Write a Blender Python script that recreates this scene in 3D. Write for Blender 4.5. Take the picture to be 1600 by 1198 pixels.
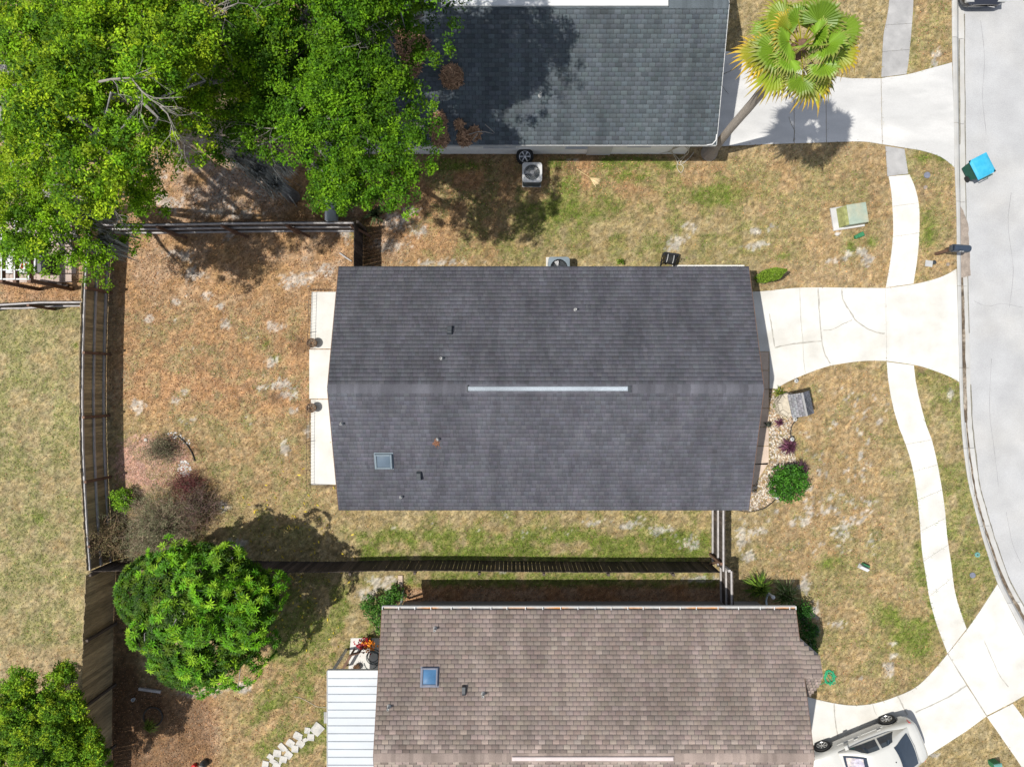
import bpy, math
import numpy as np
from mathutils import Vector, Matrix
C = bpy.context
for o in list(bpy.data.objects): bpy.data.objects.remove(o)
R = math.radians
rng = np.random.default_rng(7)

# ---------------------------------------------------------------- camera, sky, sun, exposure
H = 26.2                                  # drone height in metres
FPX = 1066.7                              # focal length in photo pixels
cam = bpy.data.cameras.new("camera"); camo = bpy.data.objects.new("camera", cam)
C.scene.collection.objects.link(camo)
camo.location = (0, 0, H); camo.rotation_euler = (0, 0, 0)
cam.sensor_width = 36; cam.lens = 36*FPX/1600; cam.clip_end = 500
C.scene.camera = camo
w = bpy.data.worlds.new("World"); C.scene.world = w; w.use_nodes = True
SUN = Vector((-0.47, -0.105, 1.0)).normalized()
elev = math.asin(SUN.z); az = math.atan2(SUN.x, SUN.y)
nt = w.node_tree; bg = nt.nodes["Background"]
sky = nt.nodes.new("ShaderNodeTexSky"); sky.sky_type = 'NISHITA'; sky.sun_disc = False
sky.sun_elevation = elev; sky.sun_rotation = az
hs_ = nt.nodes.new("ShaderNodeHueSaturation"); hs_.inputs["Saturation"].default_value = .55   # thin bright haze and cloud in the sky
nt.links.new(sky.outputs[0], hs_.inputs["Color"]); nt.links.new(hs_.outputs[0], bg.inputs[0]); bg.inputs[1].default_value = 0.125
sl = bpy.data.lights.new("sun", 'SUN'); sl.energy = 4.5; sl.angle = R(0.55); sl.color = (1.0, .965, .90)
so = bpy.data.objects.new("sun", sl); C.scene.collection.objects.link(so)
so.rotation_euler = SUN.to_track_quat('Z', 'Y').to_euler(); so.location = (0, 0, 40)
vs = C.scene.view_settings
vs.view_transform = 'Standard'; vs.look = 'None'; vs.gamma = 1; vs.exposure = 0.36; vs.use_curve_mapping = False

# ---------------------------------------------------------------- helpers
def S(z): return FPX/(H-z)
def P(px, py, z=0.0): s = S(z); return ((px-800)/s, (599-py)/s, z)
def P2(px, py, z=0.0): s = S(z); return ((px-800)/s, (599-py)/s)

col = C.scene.collection
def rot2(x, y, a): c, s = math.cos(a), math.sin(a); return x*c-y*s, x*s+y*c

def link(name, me, parent=None, m=None):
    o = bpy.data.objects.new(name, me); col.objects.link(o)
    if parent is not None: o.parent = parent
    if m is not None and me is not None: me.materials.append(m)
    return o

def np_mesh(name, V, F, cols=None, smooth=False):
    """V (n,3); F (m,k) uniform faces; cols (n,3) per vertex"""
    me = bpy.data.meshes.new(name)
    V = np.asarray(V, dtype=np.float32); F = np.asarray(F, dtype=np.int32)
    k = F.shape[1]
    me.vertices.add(len(V)); me.vertices.foreach_set("co", V.ravel())
    me.loops.add(F.size); me.loops.foreach_set("vertex_index", F.ravel())
    me.polygons.add(len(F))
    me.polygons.foreach_set("loop_start", np.arange(0, F.size, k, dtype=np.int32))
    me.polygons.foreach_set("loop_total", np.full(len(F), k, dtype=np.int32))
    if smooth: me.polygons.foreach_set("use_smooth", np.ones(len(F), dtype=bool))
    me.update(calc_edges=True)
    if cols is not None:
        a = me.color_attributes.new("Col", 'FLOAT_COLOR', 'POINT')
        c4 = np.ones((len(V), 4), dtype=np.float32); c4[:, :3] = cols
        a.data.foreach_set("color", c4.ravel())
    return me

class MB:
    def __init__(s): s.v = []; s.f = []; s.c = []; s.use = False
    def add(s, vs, fs, c=None):
        b = len(s.v); s.v += [tuple(p) for p in vs]; s.f += [tuple(i+b for i in f) for f in fs]
        if c is not None: s.use = True
        s.c += [tuple(c) if c is not None else (1, 1, 1)]*len(vs)
    def quad(s, a, b, c_, d, c=None): s.add([a, b, c_, d], [(0, 1, 2, 3)], c)
    def box(s, lo, hi, ang=0, org=(0, 0), c=None, bev=0):
        x0, y0, z0 = lo; x1, y1, z1 = hi
        if bev:
            e = bev
            pts = []
            for z, d in ((z0, 0), (z1-e, 0), (z1, e)):
                for x, y in ((x0+d, y0+d), (x1-d, y0+d), (x1-d, y1-d), (x0+d, y1-d)): pts.append((x, y, z))
            fs = [(3, 2, 1, 0), (8, 9, 10, 11)]
            for r in (0, 4):
                for i in range(4): fs.append((r+i, r+(i+1) % 4, r+4+(i+1) % 4, r+4+i))
        else:
            pts = [(x0, y0, z0), (x1, y0, z0), (x1, y1, z0), (x0, y1, z0), (x0, y0, z1), (x1, y0, z1), (x1, y1, z1), (x0, y1, z1)]
            fs = [(3, 2, 1, 0), (4, 5, 6, 7), (0, 1, 5, 4), (1, 2, 6, 5), (2, 3, 7, 6), (3, 0, 4, 7)]
        if ang or org != (0, 0):
            pts = [(*[a+b for a, b in zip(rot2(x, y, ang), org)], z) for x, y, z in pts]
        s.add(pts, fs, c)
    def bar(s, a, b, w, h, up=(0, 0, 1), c=None):
        a = Vector(a); b = Vector(b); d = (b-a).normalized(); u = Vector(up)
        if abs(d.dot(u)) > .98: u = Vector((1, 0, 0))
        sd = d.cross(u).normalized()*w/2; u2 = sd.cross(d).normalized()*h/2
        pts = [a-sd-u2, a+sd-u2, a+sd+u2, a-sd+u2, b-sd-u2, b+sd-u2, b+sd+u2, b-sd+u2]
        s.add(pts, [(0, 1, 2, 3), (7, 6, 5, 4), (1, 0, 4, 5), (2, 1, 5, 6), (3, 2, 6, 7), (0, 3, 7, 4)], c)
    def prism(s, poly, z0, z1, c=None, bev=0):
        n = len(poly)
        ar = sum(poly[i][0]*poly[(i+1) % n][1]-poly[(i+1) % n][0]*poly[i][1] for i in range(n))
        if ar < 0: poly = poly[::-1]
        if callable(z1): top = [(x, y, z1(x, y)) for x, y in poly]
        else: top = [(x, y, z1) for x, y in poly]
        s.add([(x, y, z0) for x, y in poly]+top,
              [tuple(range(n))[::-1], tuple(range(n, 2*n))]+[(i, (i+1) % n, n+(i+1) % n, n+i) for i in range(n)], c)
    def tube(s, path, rad, n=6, c=None, cap=True):
        path = [Vector(p) for p in path]
        if not hasattr(rad, '__len__'): rad = [rad]*len(path)
        vs = []; fs = []; side = None
        for i, p in enumerate(path):
            d = (path[min(i+1, len(path)-1)]-path[max(i-1, 0)])
            d = d.normalized() if d.length > 1e-9 else Vector((0, 0, 1))
            if side is None:
                side = d.orthogonal().normalized()
            else:
                side = (side-d*side.dot(d));
                side = side.normalized() if side.length > 1e-6 else d.orthogonal().normalized()
            up = d.cross(side)
            for k in range(n):
                a = 2*math.pi*k/n
                vs.append(p+(side*math.cos(a)+up*math.sin(a))*rad[i])
        for i in range(len(path)-1):
            for k in range(n):
                fs.append((i*n+k, i*n+(k+1) % n, (i+1)*n+(k+1) % n, (i+1)*n+k))
        if cap:
            fs.append(tuple(range(n))[::-1]); fs.append(tuple((len(path)-1)*n+k for k in range(n)))
        s.add(vs, fs, c)
    def lathe(s, prof, org=(0, 0, 0), n=20, M=None, c=None, cap=True):
        vs = []; fs = []
        for r, z in prof:
            for k in range(n):
                a = 2*math.pi*k/n; v = Vector((r*math.cos(a), r*math.sin(a), z))
                if M is not None: v = M @ v
                vs.append(v+Vector(org))
        m = len(prof)
        for i in range(m-1):
            for k in range(n): fs.append((i*n+k, i*n+(k+1) % n, (i+1)*n+(k+1) % n, (i+1)*n+k))
        if cap:
            fs.append(tuple(range(n))[::-1]); fs.append(tuple((m-1)*n+k for k in range(n)))
        s.add(vs, fs, c)
    def build(s, name, m, parent=None, smooth=False, bevel=0):
        me = bpy.data.meshes.new(name); me.from_pydata(s.v, [], s.f); me.update()
        if s.use:
            a = me.color_attributes.new("Col", 'FLOAT_COLOR', 'POINT')
            a.data.foreach_set("color", np.array([(*c, 1) for c in s.c], dtype=np.float32).ravel())
        if smooth: me.polygons.foreach_set("use_smooth", [True]*len(me.polygons))
        o = link(name, me, parent, m)
        if bevel:
            b = o.modifiers.new("bevel", 'BEVEL'); b.width = bevel; b.segments = 2; b.limit_method = 'ANGLE'
        return o

def tag(o, label=None, cat=None, group=None, kind=None):
    if label: o["label"] = label
    if cat: o["category"] = cat
    if group: o["group"] = group
    if kind: o["kind"] = kind
    return o
def thing(name, label, cat, group=None, loc=(0, 0, 0), rz=0):
    o = bpy.data.objects.new(name, None); col.objects.link(o); o.location = loc; o.rotation_euler = (0, 0, rz)
    o.empty_display_size = .2
    return tag(o, label, cat, group)
def copy_thing(o, label, loc, rz):
    r = o.copy(); col.objects.link(r); r.location = loc; r.rotation_euler = (0, 0, rz); r["label"] = label
    for ch in list(o.children):
        c = ch.copy(); col.objects.link(c); c.parent = r
        for g in list(ch.children):
            d = g.copy(); col.objects.link(d); d.parent = c
    return r

# ---------------------------------------------------------------- materials
def srgb(r, g, b, k=1.0):
    f = lambda c: (c/255/12.92 if c/255 <= .04045 else ((c/255+.055)/1.055)**2.4)*k
    return (f(r), f(g), f(b))
def mat(name, base=(.5, .5, .5), rough=.8, metal=0, var=.15, scale=6, fine=40, bump=0.0, spec=.3, attr=False, island=0,
        trans=0, coat=0, stain=None, stain_scale=.6, stain_amt=.5, stretch=(1, 1, 1), bump_scale=None, detail=5):
    m = bpy.data.materials.new(name); m.use_nodes = True; n = m.node_tree; L = n.links.new
    b = n.nodes["Principled BSDF"]; b.inputs["Roughness"].default_value = rough; b.inputs["Metallic"].default_value = metal
    b.inputs["Specular IOR Level"].default_value = spec
    if coat: b.inputs["Coat Weight"].default_value = coat; b.inputs["Coat Roughness"].default_value = .05
    tc = n.nodes.new("ShaderNodeTexCoord"); mp = n.nodes.new("ShaderNodeMapping"); mp.inputs["Scale"].default_value = stretch
    L(tc.outputs["Object"], mp.inputs[0])
    def noise(sc, det=detail):
        t = n.nodes.new("ShaderNodeTexNoise"); t.inputs["Scale"].default_value = sc; t.inputs["Detail"].default_value = det
        L(mp.outputs[0], t.inputs["Vector"]); return t.outputs["Fac"]
    def rangev(src, lo, hi, a=.3, z=.7):
        r = n.nodes.new("ShaderNodeMapRange"); r.inputs[1].default_value = a; r.inputs[2].default_value = z
        r.inputs[3].default_value = lo; r.inputs[4].default_value = hi; L(src, r.inputs[0]); return r.outputs[0]
    def mul(a, bb):
        x = n.nodes.new("ShaderNodeMath"); x.operation = 'MULTIPLY'; L(a, x.inputs[0]); L(bb, x.inputs[1]); return x.outputs[0]
    if attr:
        at = n.nodes.new("ShaderNodeAttribute"); at.attribute_name = "Col"; c = at.outputs["Color"]
    else:
        rgb = n.nodes.new("ShaderNodeRGB"); rgb.outputs[0].default_value = (*base, 1); c = rgb.outputs[0]
    if stain is not None:
        mx = n.nodes.new("ShaderNodeMix"); mx.data_type = 'RGBA'
        f = rangev(noise(stain_scale), 0, stain_amt, .45, .68); L(f, mx.inputs["Factor"]); L(c, mx.inputs[6])
        mx.inputs[7].default_value = (*stain, 1); c = mx.outputs[2]
    f = mul(rangev(noise(scale), 1-var, 1+var), rangev(noise(fine, 2), 1-var*.8, 1+var*.8))
    if island:
        g = n.nodes.new("ShaderNodeNewGeometry"); f = mul(f, rangev(g.outputs["Random Per Island"], 1-island, 1+island, 0, 1))
    vm = n.nodes.new("ShaderNodeVectorMath"); vm.operation = 'SCALE'; L(c, vm.inputs[0]); L(f, vm.inputs["Scale"])
    L(vm.outputs[0], b.inputs["Base Color"])
    if bump:
        bp = n.nodes.new("ShaderNodeBump"); bp.inputs["Strength"].default_value = bump; bp.inputs["Distance"].default_value = .02
        L(noise(bump_scale or fine, 3), bp.inputs["Height"]); L(bp.outputs[0], b.inputs["Normal"])
    if trans:
        t = n.nodes.new("ShaderNodeBsdfTranslucent"); L(vm.outputs[0], t.inputs[0])
        ms = n.nodes.new("ShaderNodeMixShader"); ms.inputs[0].default_value = trans
        out = n.nodes["Material Output"]; L(b.outputs[0], ms.inputs[1]); L(t.outputs[0], ms.inputs[2]); L(ms.outputs[0], out.inputs[0])
    return m

M = {}
M['ground'] = mat('ground_soil', attr=True, var=.24, scale=17, fine=55, bump=.6, bump_scale=25, rough=.95, spec=.1)
M['blade'] = mat('grass_blade', attr=True, var=.0, island=.35, rough=.8, trans=.25, spec=.1)
M['litter'] = mat('dry_leaf', attr=True, var=.0, island=.4, rough=.85, trans=.1, spec=.1)
M['conc'] = mat('concrete_bright', (.52, .507, .475), var=.07, scale=1.6, fine=60, rough=.9, bump=.1, island=.025, stain=(.44, .42, .375), stain_scale=.9, stain_amt=.75, detail=8)
M['conc_old'] = mat('concrete_weathered', (.27, .265, .26), var=.10, scale=3, fine=60, rough=.9, bump=.1, island=.05, stain=(.36, .35, .34), stain_scale=.9, stain_amt=.9)
M['conc_north'] = mat('concrete_streaked', (.40, .395, .385), var=.07, scale=2, fine=60, rough=.9, bump=.1, island=.04, stain=(.52, .51, .49), stain_scale=.8, stain_amt=.9, stretch=(.35, 1, 1))
M['crack'] = mat('crack_grey', (.32, .305, .27), var=.2, rough=.95)
M['crack_dark'] = mat('joint_dark', (.16, .15, .12), var=.3, rough=.95)
M['road_crack'] = mat('road_crack', (.22, .22, .22), var=.2)
M['road'] = mat('asphalt_pale', (.345, .345, .347), var=.10, scale=1.0, fine=28, rough=.92, bump=.35, bump_scale=70, stain=(.39, .375, .35), stain_scale=.35, stain_amt=.5, detail=8)
M['kerb'] = mat('kerb_concrete', (.38, .375, .36), var=.08, scale=4, fine=50, rough=.9, bump=.15, island=.06, stain=(.31, .29, .26), stain_scale=2, stain_amt=.5)
M['gutter_dirt'] = mat('gutter_silt', (.10, .075, .05), var=.4, scale=5, fine=30, rough=.7, stain=(.30, .26, .21), stain_scale=2.5, stain_amt=.7)
M['gutter_film'] = mat('dried_silt', (.24, .20, .165), var=.2, scale=5, fine=30, rough=.8)
M['shingle'] = mat('shingle', attr=True, var=.22, scale=1.1, fine=60, rough=.93, spec=.15, bump=.5, bump_scale=90, stretch=(1.3, .55, 1), detail=7)
M['deck'] = mat('roof_edge', (.05, .05, .055), var=.1, rough=.8)
M['wall_white'] = mat('painted_wall_white', (.80, .79, .75), var=.05, rough=.85, bump=.2, stain=(.70, .68, .62), stain_amt=.5)
M['wall_tan'] = mat('painted_wall_tan', (.40, .37, .31), var=.05, rough=.85, bump=.2)
M['wall_grey'] = mat('painted_wall_grey', (.30, .29, .27), var=.05, rough=.85, bump=.2)
M['trim_white'] = mat('trim_white', (.52, .52, .51), var=.05, rough=.5)
M['white_metal'] = mat('white_metal', (.46, .48, .50), var=.04, scale=1.5, rough=.55, spec=.2, stain=(.40, .425, .45), stain_scale=.7, stain_amt=.7, stretch=(.5, 1.5, 1))
M['gutter_in_dark'] = mat('slate_well', (.06, .085, .10), var=.1, rough=.7)
M['metal_seam'] = mat('panel_seam', (.30, .325, .35), var=.15, scale=3, rough=.6)  # darker grey than the panels, rib shading put into the seam colour
M['gutter_in'] = mat('gutter_inside', (.30, .29, .28), var=.2, rough=.8, stain=(.42, .20, .07), stain_scale=1.0, stain_amt=1.0)
M['metal_dark'] = mat('dark_metal', (.03, .035, .04), var=.1, rough=.4, spec=.5)
M['metal_grey'] = mat('grey_metal', (.15, .185, .21), var=.08, rough=.6, metal=0)
M['metal_vent'] = mat('ridge_vent_metal', (.25, .28, .31), var=.3, scale=.7, rough=.6, metal=.0, stretch=(1, 1, 1))
M['vent_pink'] = mat('ridge_vent_pale', (.48, .41, .395), var=.05, rough=.5)
M['lead'] = mat('pale_pipe', (.36, .36, .35), var=.1, rough=.6)
M['wood_fence'] = mat('weathered_board', (.29, .225, .13), var=.25, scale=5, fine=60, rough=.9, island=.3, stretch=(3, 3, .5), bump=.3)
M['wood_dark'] = mat('dark_board', (.07, .055, .045), var=.3, scale=5, fine=60, rough=.9, island=.45, stretch=(3, 3, .5), bump=.3)
M['wood_black'] = mat('aged_board', (.045, .035, .03), var=.3, scale=5, fine=60, rough=.9, island=.5, stretch=(3, 3, .5))
M['wood_rail'] = mat('silver_rail', (.36, .34, .33), var=.2, scale=5, fine=60, rough=.85)
M['wood_brown'] = mat('brown_post', (.13, .075, .05), var=.25, scale=5, fine=60, rough=.85)
M['vinyl'] = mat('vinyl_panel', (.46, .53, .55), var=.04, rough=.5)
M['black'] = mat('black_plastic', (.015, .015, .017), var=.1, rough=.4, spec=.5)
M['rubber'] = mat('rubber', (.02, .02, .02), var=.2, rough=.8)
M['glass_sky'] = mat('skylight_glass', (.05, .13, .24), var=.12, scale=3, rough=.12, spec=.8)
M['glass_grey'] = mat('skylight_glass_grey', (.085, .115, .145), var=.05, rough=.15, spec=.8)
M['glass'] = mat('dark_glass', (.02, .03, .045), var=.1, rough=.06, spec=.9)
M['car_white'] = mat('pearl_paint', (.47, .465, .435), var=.01, rough=.28, spec=.5, coat=.8)
M['car_dark'] = mat('dark_paint', (.018, .02, .028), var=.02, rough=.25, spec=.5, coat=.8)
M['screen_reflection'] = mat('windscreen_reflection', (.36, .34, .40), var=.35, scale=7, rough=.35, stain=(.48, .40, .30), stain_scale=3, stain_amt=.9)  # lilac and tan mottling imitates the coloured reflection on the windscreen
M['chrome'] = mat('alloy', (.55, .55, .55), var=.05, rough=.3, metal=.8)
M['red'] = mat('red_lens', (.45, .015, .012), var=.1, rough=.25, spec=.6)
M['blue_bin'] = mat('bin_lid_blue', (.03, .30, .46), var=.05, rough=.55, stain=(.07, .38, .52), stain_amt=.5, stain_scale=3)
M['green_bin'] = mat('bin_body_green', (.012, .085, .06), var=.1, rough=.5)
M['mail'] = mat('mailbox_blue_black', (.028, .042, .065), var=.1, rough=.4, spec=.5)
M['util_green'] = mat('utility_green', (.26, .31, .25), var=.1, scale=4, rough=.6, stain=(.36, .32, .22), stain_scale=1.6, stain_amt=.9)
M['util_moss'] = mat('utility_mossy', (.22, .23, .09), var=.25, scale=7, rough=.8)
M['green_box'] = mat('green_box', (.03, .16, .07), var=.1, rough=.6)
M['turq'] = mat('valve_cover_turquoise', (.11, .25, .22), var=.1, rough=.6)
M['slate'] = mat('meter_lid_grey', (.15, .16, .20), var=.15, rough=.7)
M['stone'] = mat('cream_stone', (.44, .39, .31), var=.12, scale=8, rough=.9, bump=.3, island=.15)
M['rock'] = mat('garden_stone', attr=True, var=.1, island=.25, rough=.85, bump=.2)
M['paver'] = mat('tan_paver', (.43, .34, .27), var=.12, scale=4, rough=.9, island=.12)
M['paver_pink'] = mat('patio_paver', (.36, .29, .25), var=.1, scale=4, rough=.9, island=.12)
M['step'] = mat('stepping_stone', (.46, .44, .40), var=.12, scale=9, rough=.9, island=.2, stain=(.24, .24, .235), stain_scale=4.5, stain_amt=.8)
M['terra'] = mat('mixed_pot_brown', (.13, .08, .05), var=.3, rough=.8)
M['iron'] = mat('rusty_wire', (.09, .06, .045), var=.2, rough=.7)
M['hose'] = mat('hose_pale', (.40, .36, .28), var=.1, rough=.5)
M['hose_green'] = mat('hose_green', (.03, .30, .14), var=.15, rough=.5)
M['hose_dark'] = mat('hose_dark', (.05, .07, .075), var=.15, rough=.5)
M['white_plastic'] = mat('white_plastic', (.5, .5, .5), var=.04, rough=.5)
M['oak_leaf'] = mat('oak_leaf', attr=True, var=.0, island=.35, rough=.6, trans=.32, spec=.15)
M['leaf'] = mat('glossy_leaf', attr=True, var=.0, island=.25, rough=.55, trans=.18, spec=.15)
M['soft_leaf'] = mat('soft_leaf', attr=True, var=.0, island=.35, rough=.7, trans=.25, spec=.2)
M['palm_leaf'] = mat('palm_leaf', attr=True, var=.0, island=.12, rough=.45, trans=.3, spec=.4)
M['bark'] = mat('grey_bark', (.20, .19, .18), var=.35, scale=5, fine=30, rough=.95, bump=.8, bump_scale=20, stretch=(1, 1, .4))
M['bark_pale'] = mat('pale_bark', (.23, .21, .185), var=.2, scale=5, rough=.9)
M['palm_bark'] = mat('palm_bark', (.30, .26, .22), var=.18, scale=9, rough=.95, bump=.6, stretch=(1, 1, 4))
M['moss'] = mat('spanish_moss', (.22, .23, .22), var=.1, island=.35, rough=.95, trans=.2)
M['twig'] = mat('brown_twig', attr=True, var=.0, island=.35, rough=.9)
M['pink_gravel'] = mat('pink_gravel', (.36, .215, .175), var=.4, scale=7, fine=45, rough=.95, bump=.6)
M['black_edge'] = mat('bed_edging', (.04, .035, .03), var=.3, rough=.8)
M['flower_red'] = mat('flower_red', (.22, .006, .012), var=.1, island=.5, rough=.6)
M['flower_orange'] = mat('flower_orange', (.75, .25, .02), var=.1, island=.3, rough=.6)

# ---------------------------------------------------------------- noise and masks for the ground cover
def vnoise(x, y, sc, seed):
    g = np.random.default_rng(seed).random((256, 256))
    u = x*sc+100.3; v = y*sc+77.7; iu = np.floor(u).astype(int); iv = np.floor(v).astype(int)
    fu = u-iu; fv = v-iv; fu = fu*fu*(3-2*fu); fv = fv*fv*(3-2*fv)
    a = g[iu % 256, iv % 256]; b = g[(iu+1) % 256, iv % 256]; c = g[iu % 256, (iv+1) % 256]; d = g[(iu+1) % 256, (iv+1) % 256]
    return (a*(1-fu)+b*fu)*(1-fv)+(c*(1-fu)+d*fu)*fv
def fbm(x, y, sc, seed, o=4):
    t = 0; a = .5; s = 0
    for i in range(o): t = t+a*vnoise(x, y, sc*2**i, seed+i); s += a; a *= .55
    return t/s
def sst(e0, e1, x): t = np.clip((x-e0)/(e1-e0), 0, 1); return t*t*(3-2*t)
def sbox(px, py, x0, x1, y0, y1, s=25):
    return sst(x0-s, x0+s, px)*(1-sst(x1-s, x1+s, px))*sst(y0-s, y0+s, py)*(1-sst(y1-s, y1+s, py))
def blob(px, py, cx, cy, rx, ry=None):
    ry = ry or rx; d = ((px-cx)/rx)**2+((py-cy)/ry)**2; return np.exp(-d)

def in_poly(px, py, poly):
    ins = np.zeros(np.shape(px), bool); n = len(poly); j = n-1
    for i in range(n):
        xi, yi = poly[i]; xj, yj = poly[j]
        if yi != yj:
            ins ^= ((yi > py) != (yj > py)) & (px < (xj-xi)*(py-yi)/(yj-yi)+xi)
        j = i
    return ins

SAND = [(290, 400, 16, 12), (300, 428, 22, 12), (275, 470, 10, 8), (325, 462, 10, 8), (345, 478, 8, 8), (352, 508, 9, 10), (232, 497, 9, 8), (268, 395, 12, 6),
        (360, 370, 14, 8), (470, 435, 26, 14), (455, 440, 20, 12), (510, 420, 14, 12), (540, 360, 12, 20), (430, 510, 20, 10), (440, 600, 22, 12), (445, 618, 15, 8),
        (425, 565, 14, 12), (408, 605, 10, 5), (460, 640, 14, 8), (615, 345, 26, 18), (640, 330, 20, 12), (600, 300, 20, 12), (610, 385, 40, 12), (690, 410, 60, 6),
        (655, 360, 18, 12), (480, 672, 8, 14), (445, 700, 10, 14), (275, 625, 14, 6), (300, 655, 8, 5), (288, 612, 6, 5), (215, 635, 14, 18),
        (1062, 375, 16, 10), (1052, 385, 16, 10), (1080, 355, 18, 8), (1180, 360, 14, 8), (1175, 385, 16, 8), (1190, 380, 14, 6), (1205, 355, 10, 6),
        (1322, 398, 11, 8), (1345, 392, 14, 10), (1355, 405, 12, 14), (1300, 408, 16, 5), (1318, 405, 16, 5), (1310, 365, 5, 3), (1485, 616, 5, 14),
        (590, 912, 24, 14), (575, 930, 24, 12), (610, 905, 16, 8), (785, 890, 8, 6), (1095, 905, 30, 6), (930, 815, 20, 8), (985, 820, 24, 10), (1030, 830, 24, 12), (1080, 848, 20, 14),
        (1255, 915, 14, 16), (1275, 955, 10, 20), (1310, 975, 16, 8), (1390, 1045, 10, 14), (1395, 1025, 8, 6), (1393, 1005, 8, 4), (1345, 1060, 8, 4),
        (1160, 840, 14, 20), (1180, 830, 22, 8), (1170, 870, 12, 10), (430, 1190, 10, 6), (330, 1080, 30, 7), (300, 1085, 30, 6), (380, 1075, 20, 10),
        (260, 320, 30, 20), (330, 330, 30, 10), (380, 335, 30, 8), (1460, 1180, 10, 6), (895, 250, 8, 4), (1460, 100, 5, 22), (1466, 85, 4, 12), (370, 850, 20, 12), (350, 790, 14, 10)]
def ground_masks(X, Y):
    px = X*S(0)+800; py = 599-Y*S(0)
    n1 = fbm(X, Y, .55, 3); n2 = fbm(X, Y, 1.7, 11); n3 = fbm(X, Y, 5.0, 23, 3); n4 = vnoise(X, Y, 9, 41)
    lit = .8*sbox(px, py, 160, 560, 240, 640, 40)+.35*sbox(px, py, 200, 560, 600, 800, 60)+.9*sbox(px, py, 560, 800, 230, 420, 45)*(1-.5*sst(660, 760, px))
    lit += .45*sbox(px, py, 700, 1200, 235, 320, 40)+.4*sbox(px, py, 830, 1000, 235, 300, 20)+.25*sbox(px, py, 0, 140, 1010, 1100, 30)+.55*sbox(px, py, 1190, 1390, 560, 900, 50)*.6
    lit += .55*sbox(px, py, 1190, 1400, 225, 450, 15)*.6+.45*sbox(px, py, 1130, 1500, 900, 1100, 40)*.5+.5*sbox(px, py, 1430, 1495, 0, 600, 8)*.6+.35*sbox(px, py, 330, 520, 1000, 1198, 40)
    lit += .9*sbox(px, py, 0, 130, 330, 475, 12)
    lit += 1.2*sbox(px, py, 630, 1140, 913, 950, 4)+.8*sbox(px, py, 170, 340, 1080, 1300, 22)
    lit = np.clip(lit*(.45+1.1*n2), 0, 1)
    gr = .30*sbox(px, py, -200, 132, 480, 1010, 12)*sst(.35, .6, n2)*1.3
    gr += .5*sbox(px, py, 640, 1380, 245, 410, 25)*sst(.38, .62, n2)*(1-.35*sst(1000, 1300, px))
    gr += 1.0*sbox(px, py, 560, 1110, 832, 880, 12)*sst(.25, .5, n2)+.45*sbox(px, py, 530, 1110, 790, 840, 15)*sst(.4, .6, n2)
    gr += .8*sbox(px, py, 620, 1125, 893, 918, 5)*sst(.25, .5, n2)+.7*sbox(px, py, 370, 610, 905, 1198, 25)*sst(.36, .6, n2)
    gr += .5*sbox(px, py, 1430, 1560, 560, 980, 10)*sst(.3, .55, n2)+.32*sbox(px, py, 1150, 1480, 830, 1100, 30)*sst(.4, .6, n2)+.30*sbox(px, py, 1200, 1430, 560, 840, 30)*sst(.45, .65, n2)
    gr += .35*sbox(px, py, 190, 500, 480, 860, 40)*sst(.42, .62, n2)+.3*sbox(px, py, 1400, 1490, 0, 440, 5)*sst(.4, .6, n2)
    for b in ((725, 260, 30, 8), (950, 255, 18, 8), (985, 250, 30, 9), (1040, 258, 16, 7), (870, 255, 20, 8), (700, 255, 25, 10), (1330, 385, 8, 8), (1362, 380, 6, 8), (890, 290, 16, 12), (900, 330, 60, 18), (1140, 300, 40, 14), (980, 275, 24, 8), (1450, 360, 12, 30), (1475, 245, 20, 8), (1440, 240, 12, 20), (1110, 310, 30, 10), (560, 360, 14, 16), (1225, 400, 10, 6), (120, 540, 6, 5), (1410, 1000, 30, 24), (1390, 960, 20, 16), (1440, 1000, 20, 30), (1300, 880, 20, 10), (420, 1105, 8, 6), (60, 810, 8, 8), (430, 560, 8, 6), (415, 535, 6, 6)):
        gr += .9*blob(px, py, *b)*(.4+n3)
    gr = np.clip(gr, 0, 1)
    sd = 0*px
    for b in SAND: sd = np.maximum(sd, blob(px, py, *b))
    sd = np.maximum(sd*1.15, 1.0*sbox(px, py, 1185, 1400, 600, 860, 40)*sst(.57, .70, fbm(X, Y, 2.4, 77, 2))*(.6+.4*sst(780, 820, py)))
    sd = np.maximum(sd, 1.0*sbox(px, py, 1190, 1400, 610, 860, 30)*sst(.76, .84, vnoise(X, Y, 2.6, 301)*.6+vnoise(X, Y, 6.1, 302)*.4))
    sd = np.maximum(sd, .6*sbox(px, py, 1150, 1380, 790, 870, 25)*sst(.52, .66, n2))
    sd = np.maximum(sd, .45*sbox(px, py, 180, 560, 300, 700, 40)*sst(.60, .72, n2))
    sd = np.maximum(sd, .5*sbox(px, py, 540, 1110, 797, 840, 15)*sst(.5, .68, n2)); sd = np.maximum(sd, .5*sbox(px, py, 180, 520, 210, 350, 25)*sst(.42, .6, n2))
    sd = .85*sst(.46, .66, np.clip(sd, 0, 1)*.74+(n4-.5)*.62+(vnoise(X, Y, 16, 57)-.5)*.55)*np.clip(sd*3, 0, 1)*.9
    dk = .7*sbox(px, py, 165, 330, 1085, 1300, 22)*sst(.25, .5, n2+.15)+.08*sbox(px, py, 632, 1140, 915, 950, 4)+.8*sbox(px, py, 160, 215, 880, 1300, 10)+.6*sbox(px, py, 170, 260, 1050, 1110, 20)+.5*sbox(px, py, 190, 330, 790, 870, 25)+.5*sbox(px, py, 560, 600, 330, 420, 12)+.4*sbox(px, py, 640, 1090, 239, 247, 3)
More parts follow.
